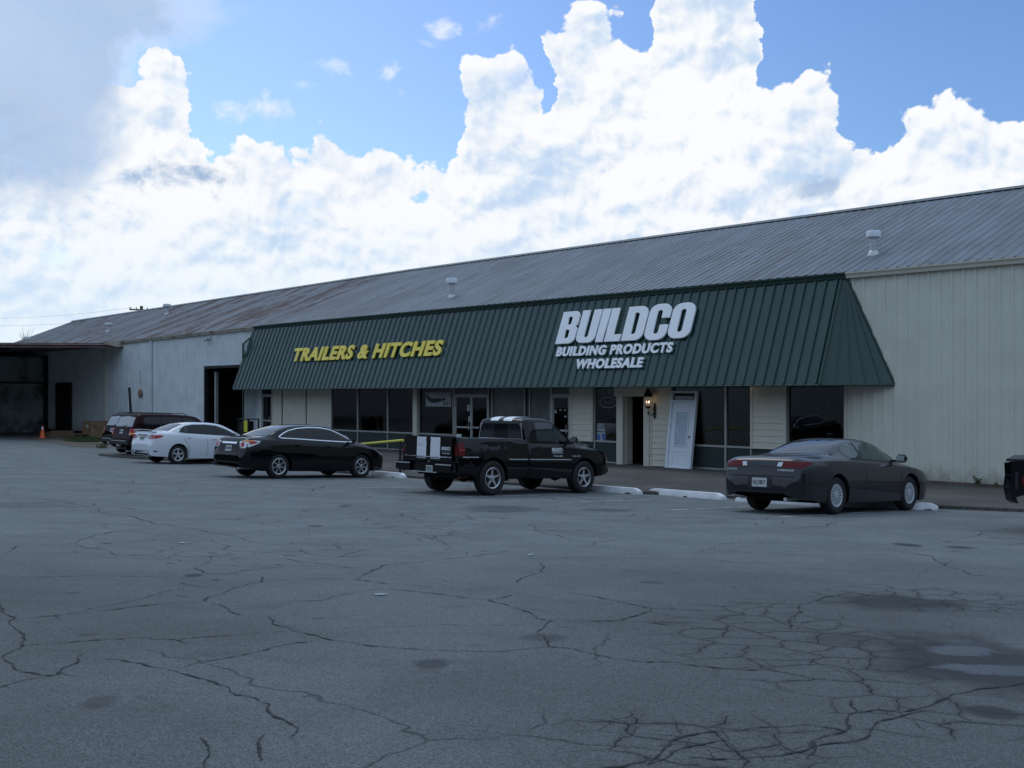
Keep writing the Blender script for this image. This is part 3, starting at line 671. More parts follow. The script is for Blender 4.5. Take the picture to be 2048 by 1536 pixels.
# slanted green awning
awn_n = Vector((0, -.932, .361)); AZB, AYB, AZT, AYT = 2.577, -1.2, 5.43, -.10
def awn(u, t, h): return Vector((u, AYB+(AYT-AYB)*t-.932*h, AZB+(AZT-AZB)*t+.361*h))
bm = bmesh.new(); ribbed(bm, xaL, xaR-.13, .335, .052, .095, .04, awn, phase=.04)
aw = link('awning', bm, M['green'], bld)
bm = bmesh.new()                                # chamfered right end with its seams
T_ = Vector((xaR-.13, AYT, AZT)); F_ = Vector((xaR-.13, AYB, AZB)); C_ = Vector((xof(1790), -.03, AZB)); T2 = Vector((xaR, -.03, AZT))
quad(bm, [T_, F_, C_, T2])
for k_ in (.0, .2, .4, .6, .8):
    b0 = F_.lerp(C_, k_+.02); dirn = (T_+T2)/2-(F_+C_)/2; L_ = 1.0
    top = b0+Vector((dirn.x*.12, dirn.y*.0, 0)); nn = (C_-F_).cross(T_-F_).normalized()
    if nn.y > 0: nn = -nn
    # seams run straight up the slope until they meet the hip or the wall edge
    up = (T2-C_) if k_ > .5 else (T_-F_); up = ((T2-C_)*k_+(T_-F_)*(1-k_)) if True else up
    tt = 1-abs(k_-.0)*.0
    q0 = b0; q1 = b0+up*(.97 if k_ == 0 else .93)
    s_ = (C_-F_).normalized()*.014
    vs = [q0-s_, q0+s_, q0+s_+nn*.04, q0-s_+nn*.04, q1-s_*.6, q1+s_*.6, q1+s_*.6+nn*.02, q1-s_*.6+nn*.02]
    vv = [bm.verts.new(p) for p in vs]
    for f in ((3, 2, 1, 0), (4, 5, 6, 7), (0, 1, 5, 4), (1, 2, 6, 5), (2, 3, 7, 6), (3, 0, 4, 7)): bm.faces.new([vv[i] for i in f])
bmesh.ops.recalc_face_normals(bm, faces=bm.faces)
link('awning_end', bm, M['green'], bld)
bm = bmesh.new(); tube(bm, [T_+Vector((0, -.03, .0)), F_+Vector((0, -.03, 0))], .035, 6); tube(bm, [T2, C_], .035, 6)
for a, b in ((Vector((xaL, AYB-.02, AZB-.03)), F_+Vector((0, -.02, -.03))), (F_+Vector((0, -.02, -.03)), C_+Vector((0, -.02, -.03)))):
    tube(bm, [a, b], .03, 6)
tube(bm, [(xaL-.02, AYB-.02, AZB), (xaL-.02, AYT-.02, AZT)], .045, 6)
link('awning_trim', bm, M['green_trim'], bld)
bm = bmesh.new(); quad(bm, [(xaL, AYB+.02, AZB), (xaR-.15, AYB+.02, AZB), (xaR-.15, .03, AZB), (xaL, .03, AZB)]); quad(bm, [F_+Vector((-.02, .02, .003)), C_+Vector((0, .02, .003)), (xaR-.13, .02, AZB+.003)])
link('soffit', bm, M['soffit'], bld)

# shop front
ZS = .74
SB = 2.62
def frame_box(bm, x0, x1, z0, z1, w=.05, y0=-.035, y1=.06):
    box(bm, x0, x0+w, y0, y1, z0, z1); box(bm, x1-w, x1, y0, y1, z0, z1)
    box(bm, x0+w, x1-w, y0+.002, y1, z1-w, z1); box(bm, x0+w, x1-w, y0+.002, y1, z0, z0+w)
def window(p0, p1, mull=(), zt=SB, glass='glass', dado=True, zs=ZS, y=0.0, label=None):
    x0, x1 = xof(p0), xof(p1); bm = bmesh.new()
    zb = .03 if dado else zs
    frame_box(bm, x0, x1, zb, zt, .045, y-.035, y+.06)
    if dado: box(bm, x0+.045, x1-.045, y-.034, y+.05, zs-.03, zs+.03)
    for p in mull: box(bm, xof(p)-.03, xof(p)+.03, y-.036, y+.06, zb+.045, zt-.045)
    w = link('window', bm, M['alu'], bld)
    if label: w['label'] = label
    edges = [x0]+[xof(p) for p in mull]+[x1]
    for a, b in zip(edges, edges[1:]):
        bm = bmesh.new(); box(bm, a+.02, b-.02, y+.02, y+.03, (zs if dado else zb)+.02, zt-.02); link('pane', bm, M[glass], w)
        if dado:
            bm = bmesh.new(); box(bm, a+.02, b-.02, y+.0, y+.012, .06, zs-.02); link('dado_panel', bm, M['green_dark'], w)
    return w
def glass_door(p0, p1, leaves=1, zt=2.62, zd=2.25):
    x0, x1 = xof(p0), xof(p1); bm = bmesh.new(); frame_box(bm, x0, x1, .03, zt, .06); box(bm, x0+.06, x1-.06, -.034, .05, zd, zd+.07)
    d = link('door', bm, M['alu'], bld)
    bm = bmesh.new(); box(bm, x0+.05, x1-.05, .0, .01, zd+.06, zt-.05); link('pane', bm, M['glass'], d)
    n = leaves
    for i in range(n):
        a = x0+.065+(x1-x0-.13)*i/n; b = x0+.065+(x1-x0-.13)*(i+1)/n; bm = bmesh.new()
        frame_box(bm, a+.005, b-.005, .05, zd-.005, .055, -.02, .02); box(bm, a+.06, b-.06, -.02, .02, 1.02, 1.09)
        lf = link('door_leaf', bm, M['alu'], d)
        bm = bmesh.new(); box(bm, a+.05, b-.05, .0, .008, .1, zd-.05); link('pane', bm, M['glass'], d)
        bm = bmesh.new(); hx = b-.10 if i == 0 else a+.10; tube(bm, [(hx, -.08, .95), (hx, -.08, 1.25)], .014, 6); link('handle', bm, M['alu'], d)
    return d
glass_door(524, 545)
for a, b in ((545, 564), (566, 612), (614, 663)):
    bxo('wall_panel', (xof(a)+.01, xof(b)-.01, -.02, .08, .03, SB), M['siding'], bld)
bxo('wall_backing', (xof(545), xof(663), .0, .05, .02, SB), M['green_trim'], bld)
window(663, 830, (716, 776))
bxo('column', (xof(830), xof(838), -.12, .05, .03, SB), M['beige_trim'], bld)
wB = window(838, 908)
dC = glass_door(909, 979, 2)
bxo('column', (xof(979), xof(984), -.02, .08, .03, SB), M['black_metal'], bld)
window(984, 1051, (), glass='paper', label='window with pale paper behind the glass')
bxo('column', (xof(1051), xof(1059), -.01, .08, .03, SB), M['black_metal'], bld)
window(1059, 1103, (), glass='paper')
dF = glass_door(1103, 1142)
for d_, ps2 in ((dC, ((938, 816, .16, .24), (940, 838, .12, .20))), (dF, ((1112, 823, .10, .12), (1122, 820, .10, .05), (1131, 820, .10, .05), (1132, 833, .12, .05)))):
    for px, py, w_, h_ in ps2:
        bm = bmesh.new(); box(bm, xof(px)-w_/2, xof(px)+w_/2, -.03, -.022, zof(px, py)-h_/2, zof(px, py)+h_/2); link('notice', bm, M['poster'], d_)
def siding(p0, p1, z0, z1, y=-.06, name='siding'):
    x0, x1 = (xof(p0), xof(p1)); bm = bmesh.new(); z = z0; box(bm, x0, x1, y+.02, .1, z0, z1)
    while z < z1-.02:
        zt = min(z+.187, z1)
        prism(bm, [(y-.022, z), (y-.0, zt), (y+.019, zt), (y+.019, z)], lambda u, v_, w: (x0+w, u, v_), x1-x0); z += .187
    bmesh.ops.recalc_face_normals(bm, faces=bm.faces)
    o = link(name, bm, M['siding'], bld)
    for a_, b_ in ((x0-.02, x0+.07), (x1-.07, x1+.02)):
        bm = bmesh.new(); box(bm, a_, b_, y-.03, y+.01, z0-.01, z1); link('corner_board', bm, M['beige_trim'], o)
    return o
siding(1144, 1188, .72, SB)
bxo('dado_panel', (xof(1143), xof(1189), -.02, .05, .04, .72), M['green_dark'], bld)
wH = window(1189, 1238)
bm = bmesh.new()                                # beige door surround
box(bm, xof(1238), xof(1250), -.13, .05, .02, 2.24); box(bm, xof(1292), xof(1303), -.13, .05, .02, 2.24); box(bm, xof(1233), xof(1306), -.13, .05, 2.24, SB)
box(bm, xof(1250), xof(1250)+.02, .05, .35, .02, 2.24)
link('door_frame', bm, M['beige_trim'], bld)
siding(1303.5, 1345, .03, SB)
window(1345, 1504, (1452,))
siding(1505, 1574, .72, SB)
bxo('dado_panel', (xof(1505), xof(1574), -.02, .05, .04, .72), M['green_dark'], bld)
window(1574, 1691, (), y=.02)
bxo('corner_board', (xof(1691), xof(1695), -.05, .06, .03, SB), M['beige_trim'], bld)
for p in (1432, 1497):
    bm = bmesh.new(); lathe(bm, [(.001, AZB-.016), (.055, AZB-.016), (.06, AZB-.004)], 12, c=(xof(p)+.0, -.35, 0)); link('downlight', bm, M['downlight'], bld)
# plinth under the right wall: crumbling brick ledge
M['brick'] = mat('plinth', (.13, .10, .085), .9, 0, .3, 6, .4, 30)
bxo('plinth', (xof(1692), XR, -.05, .1, -.3, .09), M['brick'], bld)

# ---- lettering
def poly_curve(paths, extrude, bevel=0.0):
    cu = D.curves.new('letters', 'CURVE'); cu.dimensions = '2D'; cu.fill_mode = 'BOTH'; cu.extrude = extrude; cu.bevel_depth = bevel; cu.bevel_resolution = 1
    for p in paths:
        sp_ = cu.splines.new('POLY'); sp_.points.add(len(p)-1); sp_.use_cyclic_u = True
        for q_, (x, y) in zip(sp_.points, p): q_.co = (x, y, 0, 1)
    return cu
def to_mesh(cu):
    o = D.objects.new('tmp_curve', cu); COL.objects.link(o); dg = bpy.context.evaluated_depsgraph_get(); dg.update()
    me = D.meshes.new_from_object(o.evaluated_get(dg)); D.objects.remove(o); return me
def text_mesh(s, size=1.0, extrude=.02, offset=0.0, shear=0.0, spacing=1.0, xscale=1.0, align='LEFT', bevel=0.0):
    cu = D.curves.new('txt', 'FONT'); cu.body = s; cu.size = size; cu.extrude = extrude; cu.offset = offset; cu.shear = shear; cu.space_character = spacing
    cu.bevel_depth = bevel; cu.resolution_u = 4
    me = to_mesh(cu)
    for v_ in me.vertices: v_.co.x *= xscale
    xs_ = [v_.co.x for v_ in me.vertices]; ys_ = [v_.co.y for v_ in me.vertices]; x0, x1, y0, y1 = min(xs_), max(xs_), min(ys_), max(ys_)
    for v_ in me.vertices: v_.co.x = (v_.co.x-x0)/(x1-x0); v_.co.y = (v_.co.y-y0)/(y1-y0)
    return me
def arc(cx, cy, r, a0, a1, n=6): return [(cx+r*math.cos(R(a0+(a1-a0)*i/n)), cy+r*math.sin(R(a0+(a1-a0)*i/n))) for i in range(n+1)]
def rr(x0, y0, x1, y1, r): return arc(x1-r, y1-r, r, 0, 90)+arc(x0+r, y1-r, r, 90, 180)+arc(x0+r, y0+r, r, 180, 270)+arc(x1-r, y0+r, r, 270, 360)
LET = {
 'B': ([[(0, 0)]+arc(.40, .17, .17, -90, 0)+[(.57, .40)]+arc(.49, .43, .08, 0, 80)+arc(.48, .62, .07, -80, 0)+[(.55, .66), (.55, .84)]+arc(.39, .84, .16, 0, 90)+[(0, 1)], [(.21, .15)]+arc(.30, .21, .06, -90, 0)+arc(.30, .38, .06, 0, 90)+[(.21, .44)], [(.21, .58)]+arc(.29, .64, .06, -90, 0)+arc(.29, .79, .06, 0, 90)+[(.21, .85)]], .57),
 'U': ([[(0, 1)]+arc(.18, .18, .18, 180, 270)+arc(.39, .18, .18, 270, 360)+[(.57, 1), (.36, 1)]+arc(.285, .22, .075, 0, -180)+[(.21, 1)]], .57),
 'I': ([[(0, 0), (.21, 0), (.21, 1), (0, 1)]], .21),
 'L': ([[(0, 0), (.44, 0), (.44, .19), (.21, .19), (.21, 1), (0, 1)]], .44),
 'D': ([[(0, 0)]+arc(.36, .21, .21, -90, 0)+arc(.36, .79, .21, 0, 90)+[(0, 1)], [(.21, .17)]+arc(.29, .24, .07, -90, 0)+arc(.29, .76, .07, 0, 90)+[(.21, .83)]], .57),
 'C': ([[(.58, .62)]+arc(.36, .80, .22, 0, 90)+arc(.22, .80, .22, 90, 180)+arc(.22, .20, .22, 180, 270)+arc(.36, .20, .22, 270, 360)+[(.58, .40), (.37, .40)]+arc(.29, .22, .08, 0, -180)+arc(.29, .78, .08, 180, 0)+[(.37, .62)]], .58),
 'O': ([rr(0, 0, .58, 1, .22), rr(.21, .16, .37, .84, .075)], .58)}
def put_letters(me, u0, u1, t0, t1, name, m_, parent, thick, lift=.06, shear=0.0):
    zs_ = [v_.co.z for v_ in me.vertices]; z0, z1 = min(zs_), max(zs_)
    for v_ in me.vertices:
        u = u0+(u1-u0)*v_.co.x+shear*(t1-t0)*v_.co.y; t = t0+(t1-t0)*v_.co.y; h = lift+thick*(v_.co.z-z0)/(z1-z0)
        v_.co = awn(u, t/3.06, h)
    me.materials.clear(); me.materials.append(m_)
    o = D.objects.new(name, me); COL.objects.link(o); o.parent = parent; return o
def sign_root(name, label): return empty(name, label, 'sign', (BO.x, BO.y, 0), BROT)
sg = sign_root('shop_sign', 'big white raised letters reading BUILDCO with two smaller lines below, on green awning')
x = 0; paths = []
for ch in 'BUILDCO':
    ps, w = LET[ch]; paths += [[(x+a, b) for a, b in p] for p in ps]; x += w+.065
me = to_mesh(poly_curve(paths, .03, .012))
xm = max(v_.co.x for v_ in me.vertices); 
for v_ in me.vertices: v_.co.x /= xm
put_letters(me, .66, 6.32, 1.50, 2.66, 'lettering', M['sign_white'], sg, .065)
for s_, a in (('BUILDING PRODUCTS', (.82, 5.78, 1.03, 1.38)), ('WHOLESALE', (1.86, 4.74, .56, .91))):
    me = text_mesh(s_, 1, .02, .042, 0, 1.12, bevel=.004); put_letters(me, *a, 'lettering', M['sign_white'], sg, .05)
sg2 = sign_root('shop_sign', 'yellow raised letters reading TRAILERS & HITCHES on the left of the green awning')
put_letters(text_mesh('TRAILERS & HITCHES', 1, .02, .040, 0, 1.12, bevel=.004), -16.05, -5.45, 1.24, 1.90, 'lettering', M['sign_yellow'], sg2, .06)

# ---- things on the window glass
def flat(name, x0, x1, z0, z1, y, m_, parent): bm = bmesh.new(); box(bm, x0, x1, y-.006, y, z0, z1); return link(name, bm, m_, parent)
def txt(s, x0, x1, z0, z1, y, m_, parent, name='lettering', shear=0):
    me = text_mesh(s, 1, .01, .012); 
    for v_ in me.vertices: v_.co = (x0+(x1-x0)*v_.co.x, y-.004*(1 if v_.co.z > 0 else 0), z0+(z1-z0)*v_.co.y)
    me.materials.clear(); me.materials.append(m_); o = D.objects.new(name, me); COL.objects.link(o); o.parent = parent; return o
lb = lambda px, py, y=0: (xof(px), zof(px, py))
X0, X1 = xof(851), xof(902); Z0, Z1 = zof(875, 813), zof(875, 785)
ps_ = flat('fishing_poster', X0, X1, Z0, Z1, .012, M['poster'], None); ps_.parent = None
ps_.location = (BO.x, BO.y, 0); ps_.rotation_euler = (0, 0, BROT); tag(ps_, 'pale poster with a dark leaping fish behind the window glass', 'poster')
bm = bmesh.new(); fish = [(.06, .9), (.10, .72), (.24, .58), (.42, .56), (.58, .62), (.66, .52), (.72, .66), (.80, .50), (.74, .42), (.62, .38), (.50, .28), (.30, .24), (.16, .34), (.08, .5), (.02, .7)]
prism(bm, [(X0+(X1-X0)*a, Z0+(Z1-Z0)*b) for a, b in fish], lambda u, v_, w: (u, .006-w, v_), .004); link('fish_drawing', bm, M['ink'], ps_)
txt('BOAT', X0+(X1-X0)*.70, X0+(X1-X0)*.96, Z0+.04, Z0+.2, .006, M['ink'], ps_)
def sign_thing(name, label, cat='sign'): return empty(name, label, cat, (BO.x, BO.y, 0), BROT)
s1 = sign_thing('window_sign', 'small white notice on the glass above the blue and white one')
a, b = xof(1194), xof(1208); flat('board', a, b, zof(1200, 855.5), zof(1200, 847), .012, M['poster'], s1); txt('27 260', a+.02, b-.02, zof(1200, 854), zof(1200, 848.5), .006, M['ink'], s1)
s2 = sign_thing('window_sign', 'white window notice with a blue square and white wavy mark beside the doorway')
b = xof(1210); za, zb = zof(1202, 881.5), zof(1202, 857.5); flat('board', a, b, za, zb, .012, M['poster'], s2); txt('MasterCraft', a+.02, b-.02, zb-.12, zb-.05, .006, M['ink'], s2)
flat('blue_square', a+.02, b-.02, za+.03, zb-.17, .006, M['blue'], s2)
bm = bmesh.new(); cx_ = (a+b)/2; prism(bm, [(cx_-.04+.03*math.sin(i*1.1)+(0 if i < 6 else 0), za+.03+(zb-.17-za-.03)*i/5) for i in range(6)]+[(cx_+.05+.03*math.sin(i*1.1), za+.03+(zb-.17-za-.03)*i/5) for i in range(5, -1, -1)], lambda u, v_, w: (u, -.001-w, v_), .003); link('wavy_mark', bm, M['poster'], s2)
s3 = sign_thing('neon_sign', 'unlit oval tube sign hanging in the window left of the doorway')
bm = bmesh.new(); cx_, cz = xof(1217), zof(1217, 805); tube(bm, [(cx_+.38*math.cos(t*math.pi/16), .0, cz+.17*math.sin(t*math.pi/16)) for t in range(33)], .012, 6); link('tube', bm, M['galv'], s3)
bm = bmesh.new(); tube(bm, [(cx_-.2, 0, cz+.17), (cx_-.2, 0, cz+.5)], .006, 5); tube(bm, [(cx_+.2, 0, cz+.17), (cx_+.2, 0, cz+.5)], .006, 5); tube(bm, [(cx_-.22+.05*i, 0, cz+.05*math.sin(i*2.2)) for i in range(10)], .008, 5); link('bracket', bm, M['galv'], s3)

# ---- lantern by the doorway
xl = xof(1313); zl = zof(1313, 806)
lan = empty('wall_lantern', 'lit black carriage lantern on the wall right of the doorway', 'lantern', tuple(toW(xl, -.07, zl-.2)), BROT)
bm = bmesh.new(); lathe(bm, [(.0, -.30), (.05, -.28), (.05, .14), (.03, .2), (0, .21)], 8, axis='z'); 
for v_ in bm.verts: v_.co.y = v_.co.y*.4-.03
link('back_plate', bm, M['black_metal'], lan)
bm = bmesh.new(); tube(bm, [(0, -.03, -.1), (-.02, -.14, -.2), (-.05, -.24, -.16), (-.07, -.27, -.02), (-.07, -.26, .04)], .012, 6)
tube(bm, [(0, -.03, .04), (-.02, -.12, -.02), (-.05, -.18, -.1), (-.02, -.12, -.14)], .009, 6); tube(bm, [(-.07, -.26, -.18), (-.07, -.26, -.06)], [.004, .03], 6)
link('arm', bm, M['black_metal'], lan)
LC = (-.07, -.26, 0)
bm = bmesh.new(); lathe(bm, [(.0, .40), (.012, .52), (.02, .56), (.03, .58), (.025, .62), (.05, .64), (.16, .52-.10), (.17, .40), (.15, .40), (0, .42)], 10, c=LC)
lathe(bm, [(.0, .72), (.015, .70), (.02, .66), (.05, .63)], 8, c=LC); lathe(bm, [(.0, .02), (.05, .03), (.09, .08), (.09, .1), (0, .1)], 10, c=LC)
for k_ in range(6):
    a_ = k_*math.pi/3; tube(bm, [(LC[0]+.085*math.cos(a_), LC[1]+.085*math.sin(a_), .09), (LC[0]+.145*math.cos(a_), LC[1]+.145*math.sin(a_), .25), (LC[0]+.15*math.cos(a_), LC[1]+.15*math.sin(a_), .41)], .006, 5)
link('lantern_cage', bm, M['black_metal'], lan, smooth=35)
bm = bmesh.new(); lathe(bm, [(.08, .10), (.13, .22), (.142, .32), (.14, .40)], 12, c=LC); link('lantern_glass', bm, M['lglass'], lan, smooth=60)
bm = bmesh.new()
for ox, oy in ((-.045, 0), (.045, 0), (0, .04)):
    tube(bm, [(LC[0]+ox, LC[1]+oy, .2), (LC[0]+ox, LC[1]+oy, .27)], [.016, .012], 8)
link('bulb', bm, M['bulb'], lan)
ll = D.lights.new('lantern_light', 'POINT'); lo = D.objects.new('lantern_light', ll); COL.objects.link(lo); ll.energy = .6; ll.color = (1, .62, .30); ll.shadow_soft_size = .05; lo.parent = lan; lo.location = (LC[0], LC[1]-.0, .24)

# ---- white door unit leaning on the shop front
dw = .96; dh = 2.40
lean = empty('leaning_door', 'new white entry door in its frame leaning against the shop front', 'door')
bm = bmesh.new(); box(bm, 0, .07, 0, .11, 0, dh); box(bm, dw-.07, dw, 0, .11, 0, dh); box(bm, .07, dw-.07, .001, .11, dh-.06, dh); box(bm, .07, dw-.07, .001, .11, 0, .04); box(bm, .07, dw-.07, .001, .11, dh-.36, dh-.29)
link('frame', bm, M['white_paint'], lean)
bm = bmesh.new(); box(bm, .07, dw-.07, .05, .09, .04, dh-.36); box(bm, .22, dw-.22, .042, .05, .14, .17); box(bm, .22, dw-.22, .042, .05, .52, .55); box(bm, .22, .25, .042, .05, .17, .52); box(bm, dw-.25, dw-.22, .042, .05, .17, .52)
lf = link('door_leaf', bm, M['white_paint'], lean)
M['frost'] = mat('frosted_glass', (.42, .50, .58), .25, 0, .12, 5, .4, 25)
bm = bmesh.new(); box(bm, .27, dw-.27, .035, .05, .72, 1.74); link('glazing', bm, M['frost'], lf)
bm = bmesh.new(); frame_box(bm, .23, dw-.23, .68, 1.78, .035, .022, .05); tube(bm, [(.30+.1*math.cos(t*.5), .03, 1.0+.18*math.sin(t*.5)) for t in range(4)], .008, 5)
tube(bm, [(.5+.12*math.cos(t*math.pi/6), .03, 1.25+.2*math.sin(t*math.pi/6)) for t in range(13)], .008, 5); link('glazing_bead', bm, M['white_paint'], lf)
bm = bmesh.new(); box(bm, .12, dw-.12, .06, .07, dh-.27, dh-.08); link('transom_pane', bm, M['glass'], lean)
bm = bmesh.new(); box(bm, .14, dw-.14, .045, .058, dh-.25, dh-.16); link('transom_label', bm, M['poster'], lean)
bm = bmesh.new(); lathe(bm, [(.0, -.06), (.025, -.055), (.025, -.03), (.01, -.02), (.01, .05)], 8, axis='y', c=(dw-.14, .03, .98)); link('door_knob', bm, M['black_metal'], lf)
# foot stands 0.5 m out from the wall, head rests on it; a slight turn
th = math.asin(.34/dh); px_ = xof(1340)
mw = Matrix.Translation(toW(5.14, -.47, .035)) @ Matrix.Rotation(BROT+R(3), 4, 'Z') @ Matrix.Rotation(-th, 4, 'X') @ Matrix.Rotation(R(.3), 4, 'Y')
lean.matrix_world = mw

# ---- small fittings on the left wall
bm = bmesh.new(); xv = xof(284); zv = zof(284, 786)
rg = lathe(bm, [(.0, -.30), (.08, -.27), (.15, -.15), (.19, -.04), (.17, .10), (.10, .2), (.0, .24)], 12)
for v_ in bm.verts: v_.co.y *= .55; v_.co.x += noise.noise(v_.co*6)*.05
nest = link('rusty_fixture', bm, mat('rusty_fixture', (.24, .15, .10), .9, 0, .35, 7), smooth=50); nest.location = toW(xv, -.12, zv); nest.rotation_euler = (0, 0, BROT)
tag(nest, 'small brown lump hanging on the white ribbed wall', 'wall fixture')
bm = bmesh.new(); tube(bm, [(xof(281.5), -.05, zof(281, 741)), (xof(282), -.05, zof(282, 772))], .018, 5); link('conduit', bm, M['galv'], bld)
xf = xof(421); zf = zof(421, 676)
fl = empty('flood_light', 'small twin flood light under the eave above the garage opening', 'lamp', tuple(toW(xf, 0, zf)), BROT)
bm = bmesh.new(); box(bm, -.12, .12, -.1, 0, -.08, .08); link('junction_box', bm, M['galv'], fl)
for sx in (-1, 1):
    bm = bmesh.new(); rg = lathe(bm, [(.03, .0), (.05, -.08), (.11, -.2), (.10, -.2), (.04, -.1)], 10, axis='y'); bm.faces.new(rg[0])
    o = link('lamp_head', bm, M['galv'], fl, smooth=40); o.location = (.16*sx, -.1, -.06); o.rotation_euler = (R(25), 0, R(25*sx))

# ---- rusty canopy and the wing beyond
can = empty('loading_canopy', 'low dark rusty metal canopy roof over the far loading area', 'canopy', (BO.x, BO.y, 0), BROT)
cx0, cx1, cy0 = -62.5, -36.0, -21.0
def cz(y): return 5.34-.18+.025*(y)
bm = bmesh.new(); cw = [bm.verts.new(p) for p in ((cx0, .0, cz(0)), (cx1, 0, cz(0)), (cx1, cy0, cz(cy0)), (cx0, cy0, cz(cy0)))]; bm.faces.new(cw)
ribbed(bm, cx0, cx1, .3, .03, .08, .04, lambda u, t, h: Vector((u, cy0*t, cz(cy0*t)+.06+h)))
link('roof', bm, mat('canopy_sheet', (.26, .24, .22), .8, 0, .25, 1.5), can)
def rustfascia():
    m_ = mat('rusty_fascia', (.085, .038, .032), .8, 0, .3, 2.5, grime=((.42, .33, .28), (2.6, 2.6, 1.2), 1.7, .60, .8)); return m_
bm = bmesh.new(); n_ = 21
for i in range(n_):                             # fascia made of overlapping sheets
    y0, y1 = cy0*i/n_, cy0*(i+1)/n_; o_ = .01*(i % 2)
    vs = [(cx1+.02+o_, y0, cz(y0)-.12), (cx1+.02+o_, y1, cz(y1)-.12), (cx1-.10, y1, cz(y1)+.15), (cx1-.10, y0, cz(y0)+.15)]
    quad(bm, vs); quad(bm, [(vs[0][0], y0, cz(y0)-.12), (vs[0][0], y1, cz(y1)-.12), (cx1-.12, y1, cz(y1)-.12), (cx1-.12, y0, cz(y0)-.12)])
link('fascia', bm, rustfascia(), can)
bm = bmesh.new()
prism(bm, [(-.35, 5.02), (-1.1, 5.16), (-1.3, 5.30), (.0, 5.42), (.15, 5.36), (.0, 5.08)], lambda u, v_, w: (cx1+.04+w, u, v_+.05), .015); link('patch_sheet', bm, M['gutter_rust'], can)
bm = bmesh.new()
for y_ in (-6, -12, -18): box(bm, cx1+.05-1, cx0, y_-.06, y_+.06, cz(y_)-.22, cz(y_)-.02)
link('beam', bm, M['black_metal'], can)
wing = empty('storage_wing', 'dark block wing wall standing under the rusty canopy', 'building', (BO.x, BO.y, 0), BROT)
def block_mat():
    m_ = D.materials.new('block_wall'); m_.use_nodes = True; k = NT(m_.node_tree); b = m_.node_tree.nodes['Principled BSDF']
    t = k.n('ShaderNodeTexCoord').outputs['Object']; br = k.n('ShaderNodeTexBrick'); s_ = k.n('ShaderNodeSeparateXYZ'); k.put(s_.inputs[0], t)
    c_ = k.n('ShaderNodeCombineXYZ'); k.put(c_.inputs[0], s_.outputs[1]); k.put(c_.inputs[1], s_.outputs[2]); k.put(br.inputs['Vector'], c_.outputs[0])
    br.inputs['Color1'].default_value = (.42, .46, .45, 1); br.inputs['Color2'].default_value = (.36, .40, .39, 1); br.inputs['Mortar'].default_value = (.28, .30, .29, 1)
    br.inputs['Scale'].default_value = 1; br.inputs['Brick Width'].default_value = .4; br.inputs['Row Height'].default_value = .2; br.inputs['Mortar Size'].default_value = .012
    c2 = k.mix(k.ss(k.noise(t, .8, 5), .4, .7), br.outputs[0], (.07, .08, .08)); k.put(b.inputs['Base Color'], c2); b.inputs['Roughness'].default_value = .9
    return m_
xw2 = xof(95)
bm = bmesh.new(); box(bm, cx0, xw2, -20.5, -.02, -.6, 4.75)
link('wall', bm, block_mat(), wing)
bm = bmesh.new(); box(bm, xw2, xw2+.06, -20.4, -.1, 3.02, 3.14); box(bm, xw2-.05, xw2+.16, -.3, -.02, -.4, 4.9); link('steel_band', bm, M['black_metal'], wing)
bm = bmesh.new(); box(bm, xw2+.002, xw2+.05, -6.4, -3.0, -.3, 2.7); link('roller_door', bm, mat('dull_door', (.16, .18, .18), .7, 0, .2, 2), wing)
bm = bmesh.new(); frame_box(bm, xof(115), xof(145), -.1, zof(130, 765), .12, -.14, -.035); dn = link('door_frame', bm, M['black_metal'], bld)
bm = bmesh.new(); box(bm, xof(115)+.1, xof(145)-.1, -.09, -.05, -.08, zof(130, 765)-.1); link('door_leaf', bm, M['dark'], bld)  # near-black panel, paints the shaded dark of the open doorway
# ------------------------------------------------------------------ vehicles
def pchip(pts):
    xs_ = [p[0] for p in pts]; ys_ = [p[1] for p in pts]; n = len(xs_)
    h = [xs_[i+1]-xs_[i] for i in range(n-1)]; d = [(ys_[i+1]-ys_[i])/h[i] for i in range(n-1)]
    m_ = [d[0]]+[0 if d[i-1]*d[i] <= 0 else (h[i-1]+h[i])*3/((2*h[i]+h[i-1])/d[i-1]+(h[i]+2*h[i-1])/d[i]) for i in range(1, n-1)]+[d[-1]]
    def f(x):
        if x <= xs_[0]: return ys_[0]
        if x >= xs_[-1]: return ys_[-1]
        i = max(j for j in range(n-1) if xs_[j] <= x); t = (x-xs_[i])/h[i]
        return (2*t**3-3*t*t+1)*ys_[i]+(t**3-2*t*t+t)*h[i]*m_[i]+(-2*t**3+3*t*t)*ys_[i+1]+(t**3-t*t)*h[i]*m_[i+1]
    return f
def side_inset(z, zw=.58):
    return .05*max(0, (zw-z)/.4)**2 + .055*max(0, (z-zw)/.45)**2
